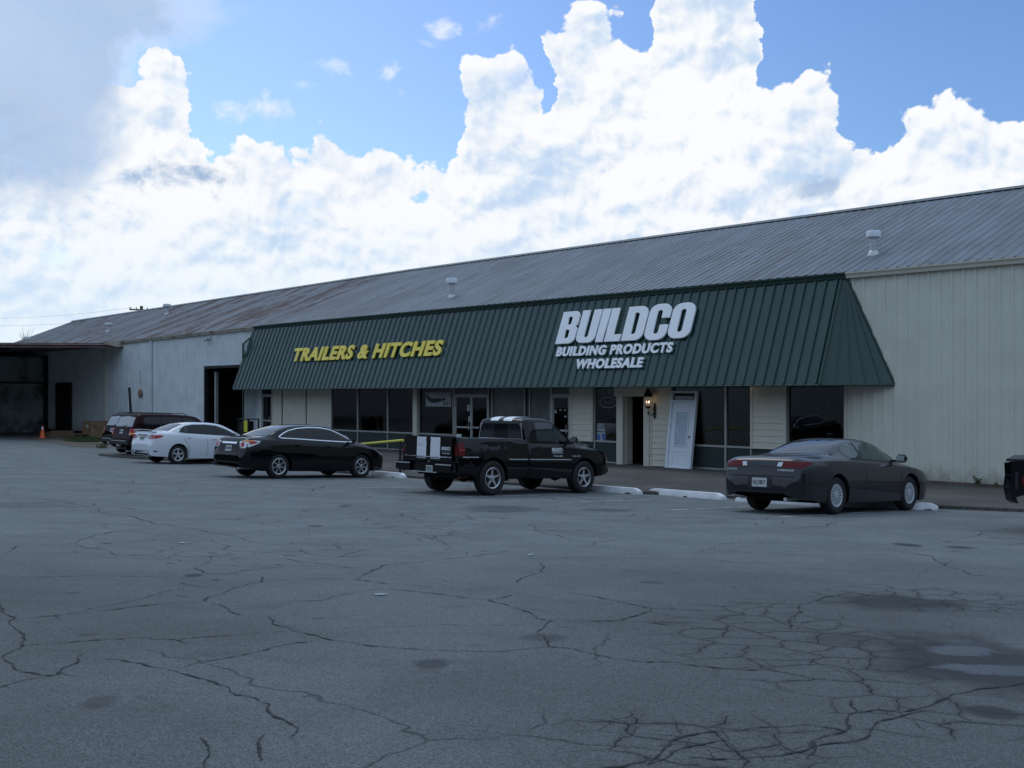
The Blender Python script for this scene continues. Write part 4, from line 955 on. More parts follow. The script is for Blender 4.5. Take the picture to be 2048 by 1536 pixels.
class Car:
    def __init__(s, spec):
        s.sp = spec; s.T, s.B, s.W, s.Rr, s.Z = (pchip(spec[k]) for k in 'TBWRZ'); s.L = spec['L']
    def section(s, x):
        sp = s.sp; T = s.T(x); B = min(s.B(x), T-.025); w = s.W(x); wr = min(s.Rr(x), w-.06); zl = s.Z(x)
        arch = False
        for xc in sp['wheels']:
            ra = sp['arch']
            if abs(x-xc) < ra:
                za = sp['wr']+math.sqrt(ra*ra-(x-xc)**2)*1.0
                if za > zl: zl = za
        zl = min(zl, B-.06)
        zw = sp.get('zw', .58)
        side = lambda z: w-side_inset(z, zw)
        pts = [(side(zl)-.16, zl+.03), (side(zl)-.02, zl+.0), (side(zl+.012), zl+.012)]
        for i in range(1, 8):
            z = zl+.012+(B-.03-zl-.012)*i/7; pts.append((side(z), z))
        yb = side(B)-.012; pts += [(yb, B-.008), (yb-.03, B+.004*(T-B > .02))]
        y0, z0 = pts[-1]; cr = min(.085, (T-B)*.55); zre = T-cr
        for i in range(1, 5):
            t = i/4; bul = .018*math.sin(t*math.pi)*min(1, (T-B)/.3); pts.append((y0+(wr-y0)*t+bul, z0+(zre-z0)*t))
        pts += [(wr-.035, zre+cr*.42), (wr-.10, zre+cr*.66), (wr*.62, T-cr*.14), (wr*.3, T-cr*.03), (0, T)]
        return pts
    def body(s, name, m_, parent, x0=0, x1=None):
        x1 = s.L if x1 is None else x1; sp = s.sp; S = set()
        n = int((x1-x0)/.07)
        for i in range(n+1): S.add(round(x0+(x1-x0)*i/n, 4))
        for e in (.004, .012, .025, .04, .06, .085, .11, .15, .2): S.add(x0+e); S.add(x1-e)
        for xc in sp['wheels']:
            for i in range(-12, 13): S.add(round(xc+sp['arch']*math.sin(i/12*math.pi/2), 4))
            S.add(xc-sp['arch']-.004); S.add(xc+sp['arch']+.004)
        for e in sp.get('extra', []): S.add(e)
        xs_ = sorted(x for x in S if x0 <= x <= x1); xs2 = [xs_[0]]
        for x in xs_[1:]:
            if x-xs2[-1] > .0035: xs2.append(x)
        bm = bmesh.new(); rows = []
        for x in xs2:
            p = s.section(x); row = [bm.verts.new((x, y, z)) for y, z in p]; row2 = [bm.verts.new((x, -y, z)) for y, z in p[:-1]][::-1]
            rows.append(row+row2)
        for a, b in zip(rows, rows[1:]):
            for j in range(len(a)-1): bm.faces.new((a[j], a[j+1], b[j+1], b[j]))
        bm.faces.new(rows[0]); bm.faces.new(rows[-1][::-1])
        bmesh.ops.recalc_face_normals(bm, faces=bm.faces)
        cap = [f for f in bm.faces if len(f.verts) > 10]; bmesh.ops.triangulate(bm, faces=cap)
        tree = BVHTree.FromBMesh(bm)
        o = link(name, bm, m_, parent, smooth=32)
        return o, tree
def clip(poly, k, lim, keep_less):
    out = []
    for i in range(len(poly)):
        a, b = poly[i], poly[(i+1) % len(poly)]; ia = (a[k] <= lim) == keep_less; ib = (b[k] <= lim) == keep_less
        if ia: out.append(a)
        if ia != ib:
            t = (lim-a[k])/(b[k]-a[k]); out.append(tuple(a[j]+(b[j]-a[j])*t for j in (0, 1)))
    return out
AXES = {'R': (Vector((0, 1, 0)), lambda a, b: Vector((a, -4, b))), 'L': (Vector((0, -1, 0)), lambda a, b: Vector((a, 4, b))), 'B': (Vector((1, 0, 0)), lambda a, b: Vector((-4, a, b))), 'F': (Vector((-1, 0, 0)), lambda a, b: Vector((12, a, b))), 'T': (Vector((0, 0, -1)), lambda a, b: Vector((a, b, 6)))}
def project(tree, side, a, b, off):
    d, o = AXES[side]; hit = tree.ray_cast(o(a, b), d)
    if hit[0] is None: return None
    n = hit[1]; n = n if n.dot(d) < 0 else -n
    return hit[0]+n*off
def decal(name, tree, parts, m_, parent, off=.005, step=.07, smooth=60):
    bm = bmesh.new()
    for side, poly in parts:
        if len(poly) < 3: continue
        b2 = bmesh.new(); f = b2.faces.new([b2.verts.new((a, b, 0)) for a, b in poly])
        bmesh.ops.triangulate(b2, faces=[f])
        for k in (0, 1):
            lo = min(p[k] for p in poly); hi = max(p[k] for p in poly); c = lo+step
            while c < hi-.01:
                pl = Vector((c, 0, 0)) if k == 0 else Vector((0, c, 0)); no = Vector((1, 0, 0)) if k == 0 else Vector((0, 1, 0))
                bmesh.ops.bisect_plane(b2, geom=b2.verts[:]+b2.edges[:]+b2.faces[:], plane_co=pl, plane_no=no); c += step
        mp = {}
        for v_ in b2.verts:
            p = project(tree, side, v_.co.x, v_.co.y, off); mp[v_] = bm.verts.new(p) if p else None
        for f in b2.faces:
            vs = [mp[v_] for v_ in f.verts]
            if None in vs: continue
            try: bm.faces.new(vs)
            except ValueError: pass
        b2.free()
    if not bm.faces: bm.free(); return None
    # outward orientation
    bm.normal_update()
    for side, poly in parts[:1]:
        d = AXES[side][0]; s_ = sum(f.normal.dot(d)*f.calc_area() for f in bm.faces)
        if s_ > 0: bmesh.ops.reverse_faces(bm, faces=bm.faces)
    return link(name, bm, m_, parent, smooth=smooth)
def line_poly(pts, w):                           # outline of a thin band following a polyline
    l, r = [], []
    for i, p in enumerate(pts):
        a = pts[max(i-1, 0)]; b = pts[min(i+1, len(pts)-1)]; dx, dy = b[0]-a[0], b[1]-a[1]; n = math.hypot(dx, dy) or 1
        l.append((p[0]-dy/n*w/2, p[1]+dx/n*w/2)); r.append((p[0]+dy/n*w/2, p[1]-dx/n*w/2))
    return l+r[::-1]
def band(name, tree, side, lines, w, m_, parent, off=.006):
    return decal(name, tree, [(side, line_poly(l, w)) for l in lines], m_, parent, off, .15)
def mirror(poly): return [(-a, b) for a, b in poly][::-1]
def proj_text(tree, side, s_, a0, a1, b0, b1, m_, parent, off=.010, name='lettering', offset=.01):
    me = text_mesh(s_, 1, 0, offset)
    for v_ in me.vertices:
        p = project(tree, side, a0+(a1-a0)*v_.co.x, b0+(b1-b0)*v_.co.y, off); v_.co = p if p else Vector((0, 0, 0))
    me.materials.clear(); me.materials.append(m_); o = D.objects.new(name, me); COL.objects.link(o); o.parent = parent; return o

def make_wheel(parent, c, r, w, side, kind, rimr):
    e = D.objects.new('wheel', None); COL.objects.link(e); e.parent = parent; e.location = c; e.empty_display_size = .1
    if side < 0: e.rotation_euler = (0, 0, math.pi)      # outer face looks along +y of the wheel
    bm = bmesh.new()
    prof = [(rimr, w/2-.015), (rimr+.012, w/2), (r*.86, w/2+.006), (r*.95, w/2-.012), (r, w/2-.035), (r, 0), (r, -w/2+.035), (r*.95, -w/2+.012), (r*.86, -w/2), (rimr, -w/2+.01), (rimr-.02, -w/2+.03)]
    lathe(bm, prof, 40, axis='y'); bmesh.ops.recalc_face_normals(bm, faces=bm.faces); link('tyre', bm, M['rubber'], e, smooth=30)
    bm = bmesh.new(); yo = w/2-.012
    lathe(bm, [(rimr+.004, yo), (rimr-.008, yo+.004), (rimr-.024, yo-.004), (rimr-.03, yo-.05), (rimr-.035, -.04)], 40, axis='y')
    m_ = M['rim']
    def spoke(a, w0, w1, r0, r1, y0, y1, th=.02):
        d = Vector((math.cos(a), 0, math.sin(a))); t = Vector((-math.sin(a), 0, math.cos(a)))
        vs = [d*r0-t*w0/2+Vector((0, y0, 0)), d*r0+t*w0/2+Vector((0, y0, 0)), d*r1+t*w1/2+Vector((0, y1, 0)), d*r1-t*w1/2+Vector((0, y1, 0))]
        vs2 = [v_-Vector((0, th, 0))+(t*.006*(1 if i in (0, 3) else -1)) for i, v_ in enumerate(vs)]
        vv = [bm.verts.new(v_) for v_ in vs+vs2]
        for f in ((0, 1, 2, 3), (7, 6, 5, 4), (0, 4, 5, 1), (1, 5, 6, 2), (2, 6, 7, 3), (3, 7, 4, 0)): bm.faces.new([vv[i] for i in f])
    if kind == 'five':
        for k in range(5):
            a = math.pi/2+k*2*math.pi/5; spoke(a, .075, .07, .03, rimr-.015, yo-.012, yo-.006)
    elif kind == 'seven':
        for k in range(7):
            a = math.pi/2+k*2*math.pi/7
            for s_ in (-.10, .10): spoke(a+s_, .014, .020, .03, rimr-.014, yo-.016, yo-.006)
    elif kind == 'star':
        for k in range(5):
            a = math.pi/2+k*2*math.pi/5; spoke(a, .075, .034, .03, rimr-.012, yo-.035, yo-.018, .03)
    elif kind == 'cover':
        m_ = M['hubcap']
        for k in range(15): spoke(k*2*math.pi/15, .022, .042, .05, rimr-.02, yo-.006, yo-.004, .012)
        lathe(bm, [(.075, yo-.012), (.07, yo+.004), (.03, yo+.010), (.001, yo+.011)], 20, axis='y'); lathe(bm, [(rimr-.02, yo-.006), (rimr-.045, yo-.008)], 30, axis='y')
    lathe(bm, [(.055, yo-.03), (.052, yo-.004), (.03, yo+.0), (.001, yo+.001)], 18, axis='y')
    bmesh.ops.recalc_face_normals(bm, faces=bm.faces)
    link('rim', bm, m_, e, smooth=35)
    bm = bmesh.new(); rg = lathe(bm, [(rimr-.03, yo-.055), (.001, yo-.056)], 30, axis='y'); lathe(bm, [(.13, yo-.052), (.13, yo-.045), (.03, yo-.045)], 24, axis='y'); link('brake_disc', bm, M['well'] if kind != 'cover' else M['hubcap'], e)
    return e

def place(root, rear_near, front_near, car, track, k=1.0):
    rn2, fn2 = Vector(rear_near), Vector(front_near); h = (fn2-rn2).normalized(); left = Vector((-h.y, h.x))
    track *= k; a = rn2+left*track/2; b = a+h*(car.sp['wheels'][1]-car.sp['wheels'][0])*k
    g = lambda p: Vector((p.x, p.y, lotz(p.x, p.y)+.004))
    A, Bq = g(a), g(b); f = (Bq-A).normalized(); l0 = (g(a+left*track/2)-g(a-left*track/2)).normalized(); up = f.cross(l0).normalized(); l1 = up.cross(f)
    org = A-f*car.sp['wheels'][0]*k
    root.matrix_world = Matrix(((f.x, l1.x, up.x, org.x), (f.y, l1.y, up.y, org.y), (f.z, l1.z, up.z, org.z), (0, 0, 0, 1)))
    # put the empty at the middle of the vehicle base instead of at its tail
    c = Matrix.Translation((car.L/2, 0, 0)); root.matrix_world = root.matrix_world @ Matrix.Scale(k, 4) @ c
    for ch in root.children: ch.location = ch.location-Vector((car.L/2, 0, 0))

def underbody(car, parent, tr):
    bm = bmesh.new(); L = car.L; w = car.sp['hw']-.27
    box(bm, .75, L-.5, -w, w, .19, .50)
    for xc in car.sp['wheels']: tube(bm, [(xc, -tr/2+.1, car.sp['wr']), (xc, tr/2-.1, car.sp['wr'])], .06, 8)
    link('underbody', bm, M['well'], parent)
    bm = bmesh.new(); tube(bm, [(.9, -.45, .27), (.3, -.47, .27), (.04, -.48, .265)], .03, 10); link('exhaust_pipe', bm, M['galv'], parent)
def mirror_part(parent, x, z, w, m_, both=True):
    for s_ in ((-1, 1) if both else (-1,)):
        bm = bmesh.new(); box(bm, x-.05, x+.06, s_*(w+.04) if s_ > 0 else -(w+.24), s_*(w+.24) if s_ > 0 else -(w+.04), z-.01, z+.14)
        bmesh.ops.bevel(bm, geom=bm.edges[:], offset=.035, segments=3, affect='EDGES'); box(bm, x, x+.06, min(s_*(w-.12), s_*(w+.08)), max(s_*(w-.12), s_*(w+.08)), z, z+.04)
        o = link('door_mirror', bm, m_, parent, smooth=40)
        bm = bmesh.new(); yy = s_*(w+.14); box(bm, x-.056, x-.048, yy-.075, yy+.075, z+.015, z+.115); link('mirror_glass', bm, M['chrome'], o)
def plate(tree, root, y, z, text=None, side='B', w=.30, h=.15):
    p = decal('number_plate', tree, [(side, [(y-w/2, z-h/2), (y+w/2, z-h/2), (y+w/2, z+h/2), (y-w/2, z+h/2)])], M['plate'], root, .012, .2)
    if text: proj_text(tree, side, text, y+w*.42, y-w*.42, z-h*.22, z+h*.28, M['ink'], p, .016)
    else:
        decal('characters', tree, [(side, [(y+o-.014, z-.03), (y+o+.014, z-.03), (y+o+.014, z+.04), (y+o-.014, z+.04)]) for o in (-.11, -.07, -.03, .03, .07, .11)], M['ink'], p, .016, .2)
    return p

def sedan(spec, paint, label, kind, rn, fn, cat='car', group=None):
    car = Car(spec); root = empty(spec['name'], label, cat, group=group)
    body, tree = car.body('body', paint, root); hw = spec['hw']; track = 2*hw-.23
    underbody(car, root, track)
    for xc in spec['wheels']:
        for s_ in (-1, 1): make_wheel(root, (xc, s_*(hw-spec['tw']/2-.035), spec['wr']), spec['wr'], spec['tw'], s_, kind, spec['rimr'])
    for side in 'RL':
        for i, (a, b) in enumerate(spec['panes']):
            poly = clip(clip(spec['win'], 0, a, False), 0, b, True); decal('side_window', tree, [(side, poly)], M[spec.get('sglass', 'carglass')], root)
        for (a, _), (_, b) in zip(spec['panes'][1:], spec['panes'][:-1]):
            decal('door_pillar', tree, [(side, clip(clip(spec['win'], 0, b, False), 0, a, True))], M['plastic'], root, .006)
        if spec.get('chrome'):
            w = spec['win']; band('window_trim', tree, side, [w+[w[0]]], .022, M['chrome'], root, .009)
        if spec.get('seams'): band('door_seam', tree, side, spec['seams'], .010, M['well'], root, .004)
        if spec.get('handles'):
            for hx, hz in spec['handles']:
                bm = bmesh.new(); p = project(tree, side, hx, hz, .02); d = -1 if side == 'R' else 1
                box(bm, hx-.09, hx+.09, p.y-.012, p.y+.012, hz-.014, hz+.014); bmesh.ops.bevel(bm, geom=bm.edges[:], offset=.008, segments=2, affect='EDGES'); link('door_handle', bm, paint, root)
    decal('rear_window', tree, [('B', spec['back'])], M['suvglass' if cat == 'suv' else 'glassblue'], root)
    decal('windshield', tree, [('F', spec['front'])], M['carglass'], root)
    return car, root, tree, body

ALT = dict(name='parked_sedan', L=4.82, hw=.895, wheels=(1.08, 3.856), wr=.33, tw=.215, rimr=.22, arch=.375,
 T=[(0,.60),(.015,.66),(.04,.74),(.07,.92),(.11,1.02),(.2,1.075),(.45,1.10),(.70,1.125),(1.15,1.30),(1.55,1.415),(2.0,1.465),(2.5,1.47),(2.9,1.435),(3.35,1.26),(3.75,1.06),(3.95,1.0),(4.35,.90),(4.6,.80),(4.72,.70),(4.80,.56),(4.82,.50)],
 B=[(0,.57),(.05,.66),(.11,.90),(.25,1.00),(.8,1.045),(1.6,1.03),(2.6,.985),(3.5,.945),(3.9,.90),(4.4,.78),(4.7,.60),(4.82,.46)],
 W=[(0,.68),(.03,.74),(.08,.79),(.18,.835),(.4,.87),(.9,.895),(4.0,.895),(4.35,.87),(4.6,.80),(4.75,.69),(4.82,.52)],
 R=[(0,.60),(.2,.72),(.7,.72),(1.2,.64),(1.7,.60),(2.6,.595),(3.1,.63),(3.6,.70),(4.0,.76),(4.4,.70),(4.7,.55),(4.82,.40)],
 Z=[(0,.36),(.05,.30),(.5,.25),(.8,.20),(4.3,.19),(4.7,.2),(4.82,.26)],
 win=[(1.10,1.115),(1.25,1.20),(1.45,1.285),(1.75,1.355),(2.15,1.39),(2.55,1.385),(2.85,1.345),(3.15,1.235),(3.45,1.10),(3.55,1.035),(3.50,1.005),(2.6,1.035),(1.6,1.075),(1.18,1.085)],
 panes=[(1.0,2.26),(2.33,3.6)], chrome=True,
 seams=[[(2.29,1.0),(2.30,.5),(2.24,.30)],[(3.40,.98),(3.42,.5),(3.38,.3)],[(1.30,1.06),(1.36,.86),(1.5,.62)],[(1.5,.42),(2.3,.40),(3.35,.40)]], handles=[(1.62,.90),(2.62,.875)],
 back=[(-.60,1.135),(.60,1.135),(.56,1.25),(.48,1.39),(0,1.42),(-.48,1.39),(-.56,1.25)], front=[(-.70,1.06),(.70,1.06),(.60,1.3),(.54,1.39),(0,1.43),(-.54,1.39),(-.60,1.3)])
car, root, tree, body = sedan(ALT, M['paint_black'], 'black sedan with chrome window trim parked between the white sedan and the pickup', 'seven', (-5.87, 27.5), (-3.98, 29.4))
for s_ in (1, -1):
    f = (lambda p: p) if s_ > 0 else mirror
    sd = 'L' if s_ > 0 else 'R'
    tl = decal('tail_light', tree, [('B', f([(.50,.86),(.60,.80),(.74,.80),(.80,.84),(.80,1.0),(.62,1.01),(.52,.95)])), (sd, [(.05,.86),(.15,.83),(.42,.93),(.50,1.0),(.30,1.01),(.10,.985)])], M['clear'], root, .007, .05)
    decal('red_lens', tree, [('B', f([(.62+.065*math.cos(t), .89+.065*math.sin(t)) for t in [i*math.pi/6 for i in range(12)]])), (sd, [(.16,.90),(.34,.93),(.42,.97),(.30,.985),(.14,.975)])], M['red'], tl, .011, .05)
    decal('amber_lens', tree, [('B', f([(.60,.965),(.78,.965),(.78,1.0),(.62,1.0)])), (sd, [(.10,.975),(.30,.985),(.34,1.0),(.12,.995)])], M['amber'], tl, .013, .05)
    decal('headlight', tree, [(sd, [(4.30,.80),(4.62,.62),(4.66,.68),(4.45,.82),(4.2,.87)])], M['clear'], root, .007, .05)
decal('boot_trim', tree, [('B', [(-.36,.905),(.36,.905),(.36,.955),(-.36,.955)])], M['chrome'], root, .016, .1)
decal('boot_recess', tree, [('B', [(-.44,.68),(.44,.68),(.46,.89),(-.46,.89)])], M['plastic'], root, .006, .1)
plate(tree, root, 0, .78); mirror_part(root, 3.35, .98, .87, M['paint_black'])
decal('bumper_lip', tree, [('B', [(-.5,.60),(.5,.60),(.5,.64),(-.5,.64)])], M['paint_black'], root, .02, .1)  # raised strip in the same black paint as the body
place(root, (-5.87, 27.5), (-4.0, 29.4), car, 1.56, .93)

COR = dict(name='parked_sedan', L=4.54, hw=.88, wheels=(.98, 3.58), wr=.325, tw=.205, rimr=.215, arch=.38,
 T=[(0,.66),(.015,.72),(.04,.80),(.06,.92),(.08,1.06),(.12,1.10),(.25,1.105),(.55,1.11),(.95,1.27),(1.35,1.41),(1.8,1.46),(2.3,1.465),(2.7,1.43),(3.1,1.28),(3.5,1.08),(3.7,1.02),(4.1,.92),(4.35,.80),(4.47,.68),(4.54,.50)],
 B=[(0,.62),(.05,.74),(.10,1.0),(.4,1.05),(1.5,1.03),(2.5,.98),(3.3,.93),(3.7,.88),(4.2,.76),(4.54,.46)],
 W=[(0,.68),(.03,.74),(.08,.79),(.18,.83),(.4,.86),(.9,.88),(3.7,.88),(4.05,.86),(4.3,.78),(4.48,.66),(4.54,.5)],
 R=[(0,.58),(.3,.70),(.7,.68),(1.3,.60),(1.8,.575),(2.4,.575),(2.9,.62),(3.4,.70),(3.8,.74),(4.2,.66),(4.54,.4)],
 Z=[(0,.33),(.05,.27),(.5,.24),(.8,.20),(4.0,.19),(4.54,.24)],
 win=[(1.02,1.10),(1.12,1.22),(1.30,1.325),(1.6,1.375),(2.1,1.39),(2.5,1.36),(2.85,1.25),(3.2,1.09),(3.34,1.02),(3.30,.995),(2.4,1.03),(1.3,1.07)],
 panes=[(1.0,2.02),(2.08,3.36)],
 seams=[[(2.06,1.04),(2.08,.5),(2.02,.28)],[(3.15,.98),(3.17,.5),(3.14,.28)],[(1.10,1.07),(1.18,.86),(1.36,.62),(1.42,.28)]], handles=[(1.36,.92),(2.34,.885)],
 back=[(-.56,1.14),(.56,1.14),(.52,1.25),(.46,1.37),(0,1.40),(-.46,1.37),(-.52,1.25)], front=[(-.68,1.08),(.68,1.08),(.56,1.33),(.50,1.39),(0,1.42),(-.50,1.39),(-.56,1.33)])
car, root, tree, body = sedan(COR, M['paint_white'], 'white sedan parked between the dark red off-roader and the black sedan', 'five', 0, 0)
for s_ in (1, -1):
    f = (lambda p: p) if s_ > 0 else mirror
    sd = 'L' if s_ > 0 else 'R'
    tl = decal('tail_light', tree, [('B', f([(.44,.86),(.78,.84),(.80,.98),(.62,.98),(.46,.94)])), (sd, [(.05,.86),(.16,.86),(.34,.91),(.42,.97),(.30,.985),(.08,.98)])], M['red'], root, .007, .05)
    decal('clear_lens', tree, [('B', f([(.46,.88),(.66,.87),(.66,.93),(.48,.92)]))], M['clear'], tl, .011, .05)
    decal('headlight', tree, [(sd, [(4.0,.80),(4.30,.64),(4.36,.70),(4.15,.82)])], M['clear'], root, .007, .05)
    decal('bumper_reflector', tree, [(sd, [(.08,.42),(.20,.41),(.20,.45),(.08,.46)])], M['plastic'], root, .008, .05)
decal('boot_trim', tree, [('B', [(-.34,.95),(.34,.95),(.34,.985),(-.34,.985)])], M['chrome'], root, .016, .1)
decal('lower_valance', tree, [('B', [(-.62,.34),(.62,.34),(.58,.44),(-.58,.44)])], M['plastic'], root, .008, .1)
plate(tree, root, 0, .86); mirror_part(root, 3.1, .99, .85, M['paint_white'])
bm = bmesh.new(); prof = [(-.70, 1.10), (-.66, 1.155), (-.3, 1.17), (.3, 1.17), (.66, 1.155), (.70, 1.10)]
for (ya, za), (yb, zb) in zip(prof, prof[1:]):
    vv = [bm.verts.new(p) for p in ((.06, ya, za), (.06, yb, zb), (.24, yb, zb-.015), (.24, ya, za-.015), (.06, ya, za-.022), (.06, yb, zb-.022), (.24, yb, zb-.035), (.24, ya, za-.035))]
    for f in ((0, 1, 2, 3), (7, 6, 5, 4), (0, 4, 5, 1), (1, 5, 6, 2), (2, 6, 7, 3), (3, 7, 4, 0)): bm.faces.new([vv[i] for i in f])
link('boot_spoiler', bm, M['paint_white'], root)
place(root, (-10.45, 34.3), (-10.45+1.85, 34.3+1.83), car, 1.53, .90)

AVE = dict(name='parked_coupe', L=4.83, hw=.88, wheels=(1.10, 3.735), wr=.325, tw=.20, rimr=.20, arch=.372, zw=.55,
 T=[(0,.60),(.02,.66),(.05,.74),(.09,.88),(.14,.945),(.28,.985),(.6,1.0),(.9,1.01),(1.35,1.17),(1.75,1.285),(2.1,1.335),(2.5,1.335),(2.8,1.29),(3.2,1.12),(3.6,.95),(3.8,.90),(4.2,.83),(4.55,.73),(4.72,.62),(4.80,.50),(4.83,.44)],
 B=[(0,.57),(.06,.66),(.12,.86),(.3,.93),(1.0,.95),(2.0,.925),(3.0,.88),(3.7,.83),(4.3,.74),(4.7,.56),(4.83,.40)],
 W=[(0,.64),(.03,.71),(.08,.76),(.18,.81),(.45,.855),(.95,.88),(3.8,.88),(4.2,.86),(4.5,.79),(4.7,.69),(4.83,.48)],
 R=[(0,.56),(.3,.70),(.8,.70),(1.4,.61),(1.9,.57),(2.5,.57),(2.9,.60),(3.5,.69),(4.0,.72),(4.4,.66),(4.83,.36)],
 Z=[(0,.33),(.05,.28),(.4,.25),(.8,.20),(4.2,.18),(4.83,.2)], sglass='tintglass',
 win=[(1.52,1.03),(1.50,1.09),(1.62,1.18),(1.85,1.235),(2.2,1.265),(2.5,1.255),(2.8,1.19),(3.1,1.05),(3.32,.945),(3.28,.925),(2.6,.945),(1.9,.965),(1.62,.98)],
 panes=[(1.4,2.0),(2.06,3.35)],
 seams=[[(2.02,.95),(2.06,.6),(1.98,.3)],[(3.30,.92),(3.36,.5),(3.30,.28)]],
 back=[(-.66,1.035),(.66,1.035),(.60,1.14),(.50,1.26),(0,1.29),(-.50,1.26),(-.60,1.14)], front=[(-.66,.96),(.66,.96),(.54,1.2),(.48,1.25),(0,1.28),(-.48,1.25),(-.54,1.2)])
car, root, tree, body = sedan(AVE, M['paint_grey'], 'dark grey two-door coupe parked in front of the black window at the right', 'cover', 0, 0)
for s_ in (1, -1):
    f = (lambda p: p) if s_ > 0 else mirror
    sd = 'L' if s_ > 0 else 'R'
    tl = decal('tail_light', tree, [('B', f([(.36,.80),(.76,.79),(.78,.90),(.40,.90)])), (sd, [(.07,.80),(.24,.83),(.36,.88),(.22,.90),(.08,.90)])], M['red_dark'], root, .007, .05)
    decal('clear_lens', tree, [('B', f([(.30,.815),(.39,.81),(.41,.885),(.32,.88)]))], M['clear'], tl, .011, .05)
    decal('headlight', tree, [(sd, [(4.40,.66),(4.66,.55),(4.70,.60),(4.5,.70)])], M['clear'], root, .007, .05)
decal('light_bar', tree, [('B', [(-.33,.81),(.33,.81),(.35,.885),(-.35,.885)])], M['paint_grey'], root, .006, .1)
proj_text(tree, 'B', 'DODGE', .72, .50, .735, .765, M['galv'], body, .010); proj_text(tree, 'B', 'AVENGER', -.32, -.64, .735, .768, M['galv'], body, .010)
decal('plate_recess', tree, [('B', [(-.24,.44),(.24,.44),(.24,.63),(-.24,.63)])], M['plastic'], root, .006, .1)
plate(tree, root, 0, .535, 'HLS 8817'); mirror_part(root, 3.12, .915, .85, M['paint_grey'])
band('bumper_seam', tree, 'B', [[(-.66,.645),(0,.65),(.66,.645)]], .012, M['well'], root, .004)
band('body_crease', tree, 'R', [[(.2,.56),(1.0,.57),(2.4,.56),(3.4,.545)]], .008, M['well'], root, .004)
place(root, (5.57, 19.1), (7.53, 20.95), car, 1.52)

SUV = dict(name='parked_suv', L=4.60, hw=.92, wheels=(.98, 3.67), wr=.375, tw=.235, rimr=.21, arch=.44, zw=.66,
 T=[(0,.72),(.02,.80),(.05,.98),(.08,1.10),(.14,1.22),(.26,1.50),(.34,1.64),(.44,1.70),(1.0,1.735),(1.8,1.74),(2.5,1.72),(2.8,1.68),(3.15,1.45),(3.5,1.22),(3.65,1.17),(4.1,1.12),(4.4,1.05),(4.53,.92),(4.60,.66)],
 B=[(0,.68),(.05,.94),(.10,1.10),(.4,1.15),(2.0,1.15),(3.4,1.12),(4.2,1.03),(4.5,.84),(4.60,.6)],
 W=[(0,.78),(.04,.83),(.12,.87),(.4,.91),(.9,.92),(3.8,.92),(4.2,.90),(4.45,.82),(4.6,.66)],
 R=[(0,.70),(.15,.78),(.4,.74),(.8,.72),(2.6,.715),(3.0,.74),(3.5,.78),(4.1,.74),(4.4,.68),(4.6,.5)],
 Z=[(0,.48),(.06,.42),(.5,.36),(.8,.30),(4.1,.30),(4.6,.38)],
 win=[(.50,1.21),(.58,1.54),(.68,1.60),(1.6,1.62),(2.45,1.60),(2.68,1.56),(3.02,1.36),(3.22,1.22),(3.2,1.18),(2.0,1.19),(1.0,1.20)],
 panes=[(.4,1.22),(1.30,2.12),(2.19,3.3)],
 seams=[[(1.27,1.16),(1.3,.8),(1.45,.6)],[(2.16,1.16),(2.16,.4)],[(3.10,1.14),(3.14,.4)]],
 back=[(-.70,1.20),(.70,1.20),(.66,1.40),(.62,1.56),(0,1.60),(-.62,1.56),(-.66,1.40)], front=[(-.74,1.25),(.74,1.25),(.62,1.58),(.56,1.64),(0,1.66),(-.56,1.64),(-.62,1.58)])
def suv(paint, label, rn, fn, grp=None):
    car, root, tree, body = sedan(SUV, paint, label, 'five', 0, 0, cat='suv', group=grp)
    for s_ in (1, -1):
        f = (lambda p: p) if s_ > 0 else mirror
        sd = 'L' if s_ > 0 else 'R'
        tl = decal('tail_light', tree, [('B', f([(.66,.88),(.83,.88),(.83,1.13),(.70,1.13)])), (sd, [(.04,.90),(.26,.92),(.28,1.10),(.10,1.13)])], M['red'], root, .008, .05)
        decal('amber_lens', tree, [('B', f([(.70,.88),(.83,.88),(.83,.97),(.70,.97)])), (sd, [(.06,.90),(.24,.92),(.24,.98),(.06,.96)])], M['amber'], tl, .012, .05)
        decal('cladding', tree, [(sd, [(.04,.50),(.52,.50),(.52,.72),(.04,.72)]), (sd, [(1.46,.34),(3.2,.34),(3.2,.60),(1.46,.60)])], M['plastic'], root, .012, .1)
        bm = bmesh.new(); y = .62*s_; tube(bm, [(.55, y, 1.70), (.62, y, 1.755), (2.3, y, 1.775), (2.42, y, 1.70)], .017, 6); link('roof_rail', bm, M['plastic'], root)
    bm = bmesh.new(); box(bm, -.07, .10, -.80, .80, .50, .70); bmesh.ops.bevel(bm, geom=bm.edges[:], offset=.03, segments=2, affect='EDGES'); link('bumper', bm, M['plastic'], root, smooth=40)
    bm = bmesh.new(); box(bm, -.078, -.068, -.62, .62, .64, .665); link('bumper_strip', bm, M['galv'], root)
    bm = bmesh.new(); tube(bm, [(-.01, -.1, .46), (-.16, -.1, .46)], .03, 8); lathe(bm, [(0, .47), (.03, .50), (0, .53)], 8, c=(-.16, -.1, 0)); link('tow_hitch', bm, M['galv'], root)
    bm = bmesh.new(); tube(bm, [(.10, .03, 1.19), (.16, -.30, 1.26)], .012, 5); link('rear_wiper', bm, M['plastic'], root)
    plate(tree, root, 0, 1.0); mirror_part(root, 3.0, 1.18, .88, M['plastic'])
    place(root, rn, fn, car, 1.55, .90)
# near tyre contacts found from the photograph on the lot surface
a = gp(305, 917); suv(M['paint_maroon'], 'dark maroon off-road wagon with red tail lights beside the white sedan', (a.x, a.y), (a.x+1.86, a.y+1.84))
suv(M['paint_dark'], 'black off-road wagon almost hidden behind the dark maroon one', (a.x-1.5, a.y+3.2), (a.x-1.5+1.86, a.y+3.2+1.84))

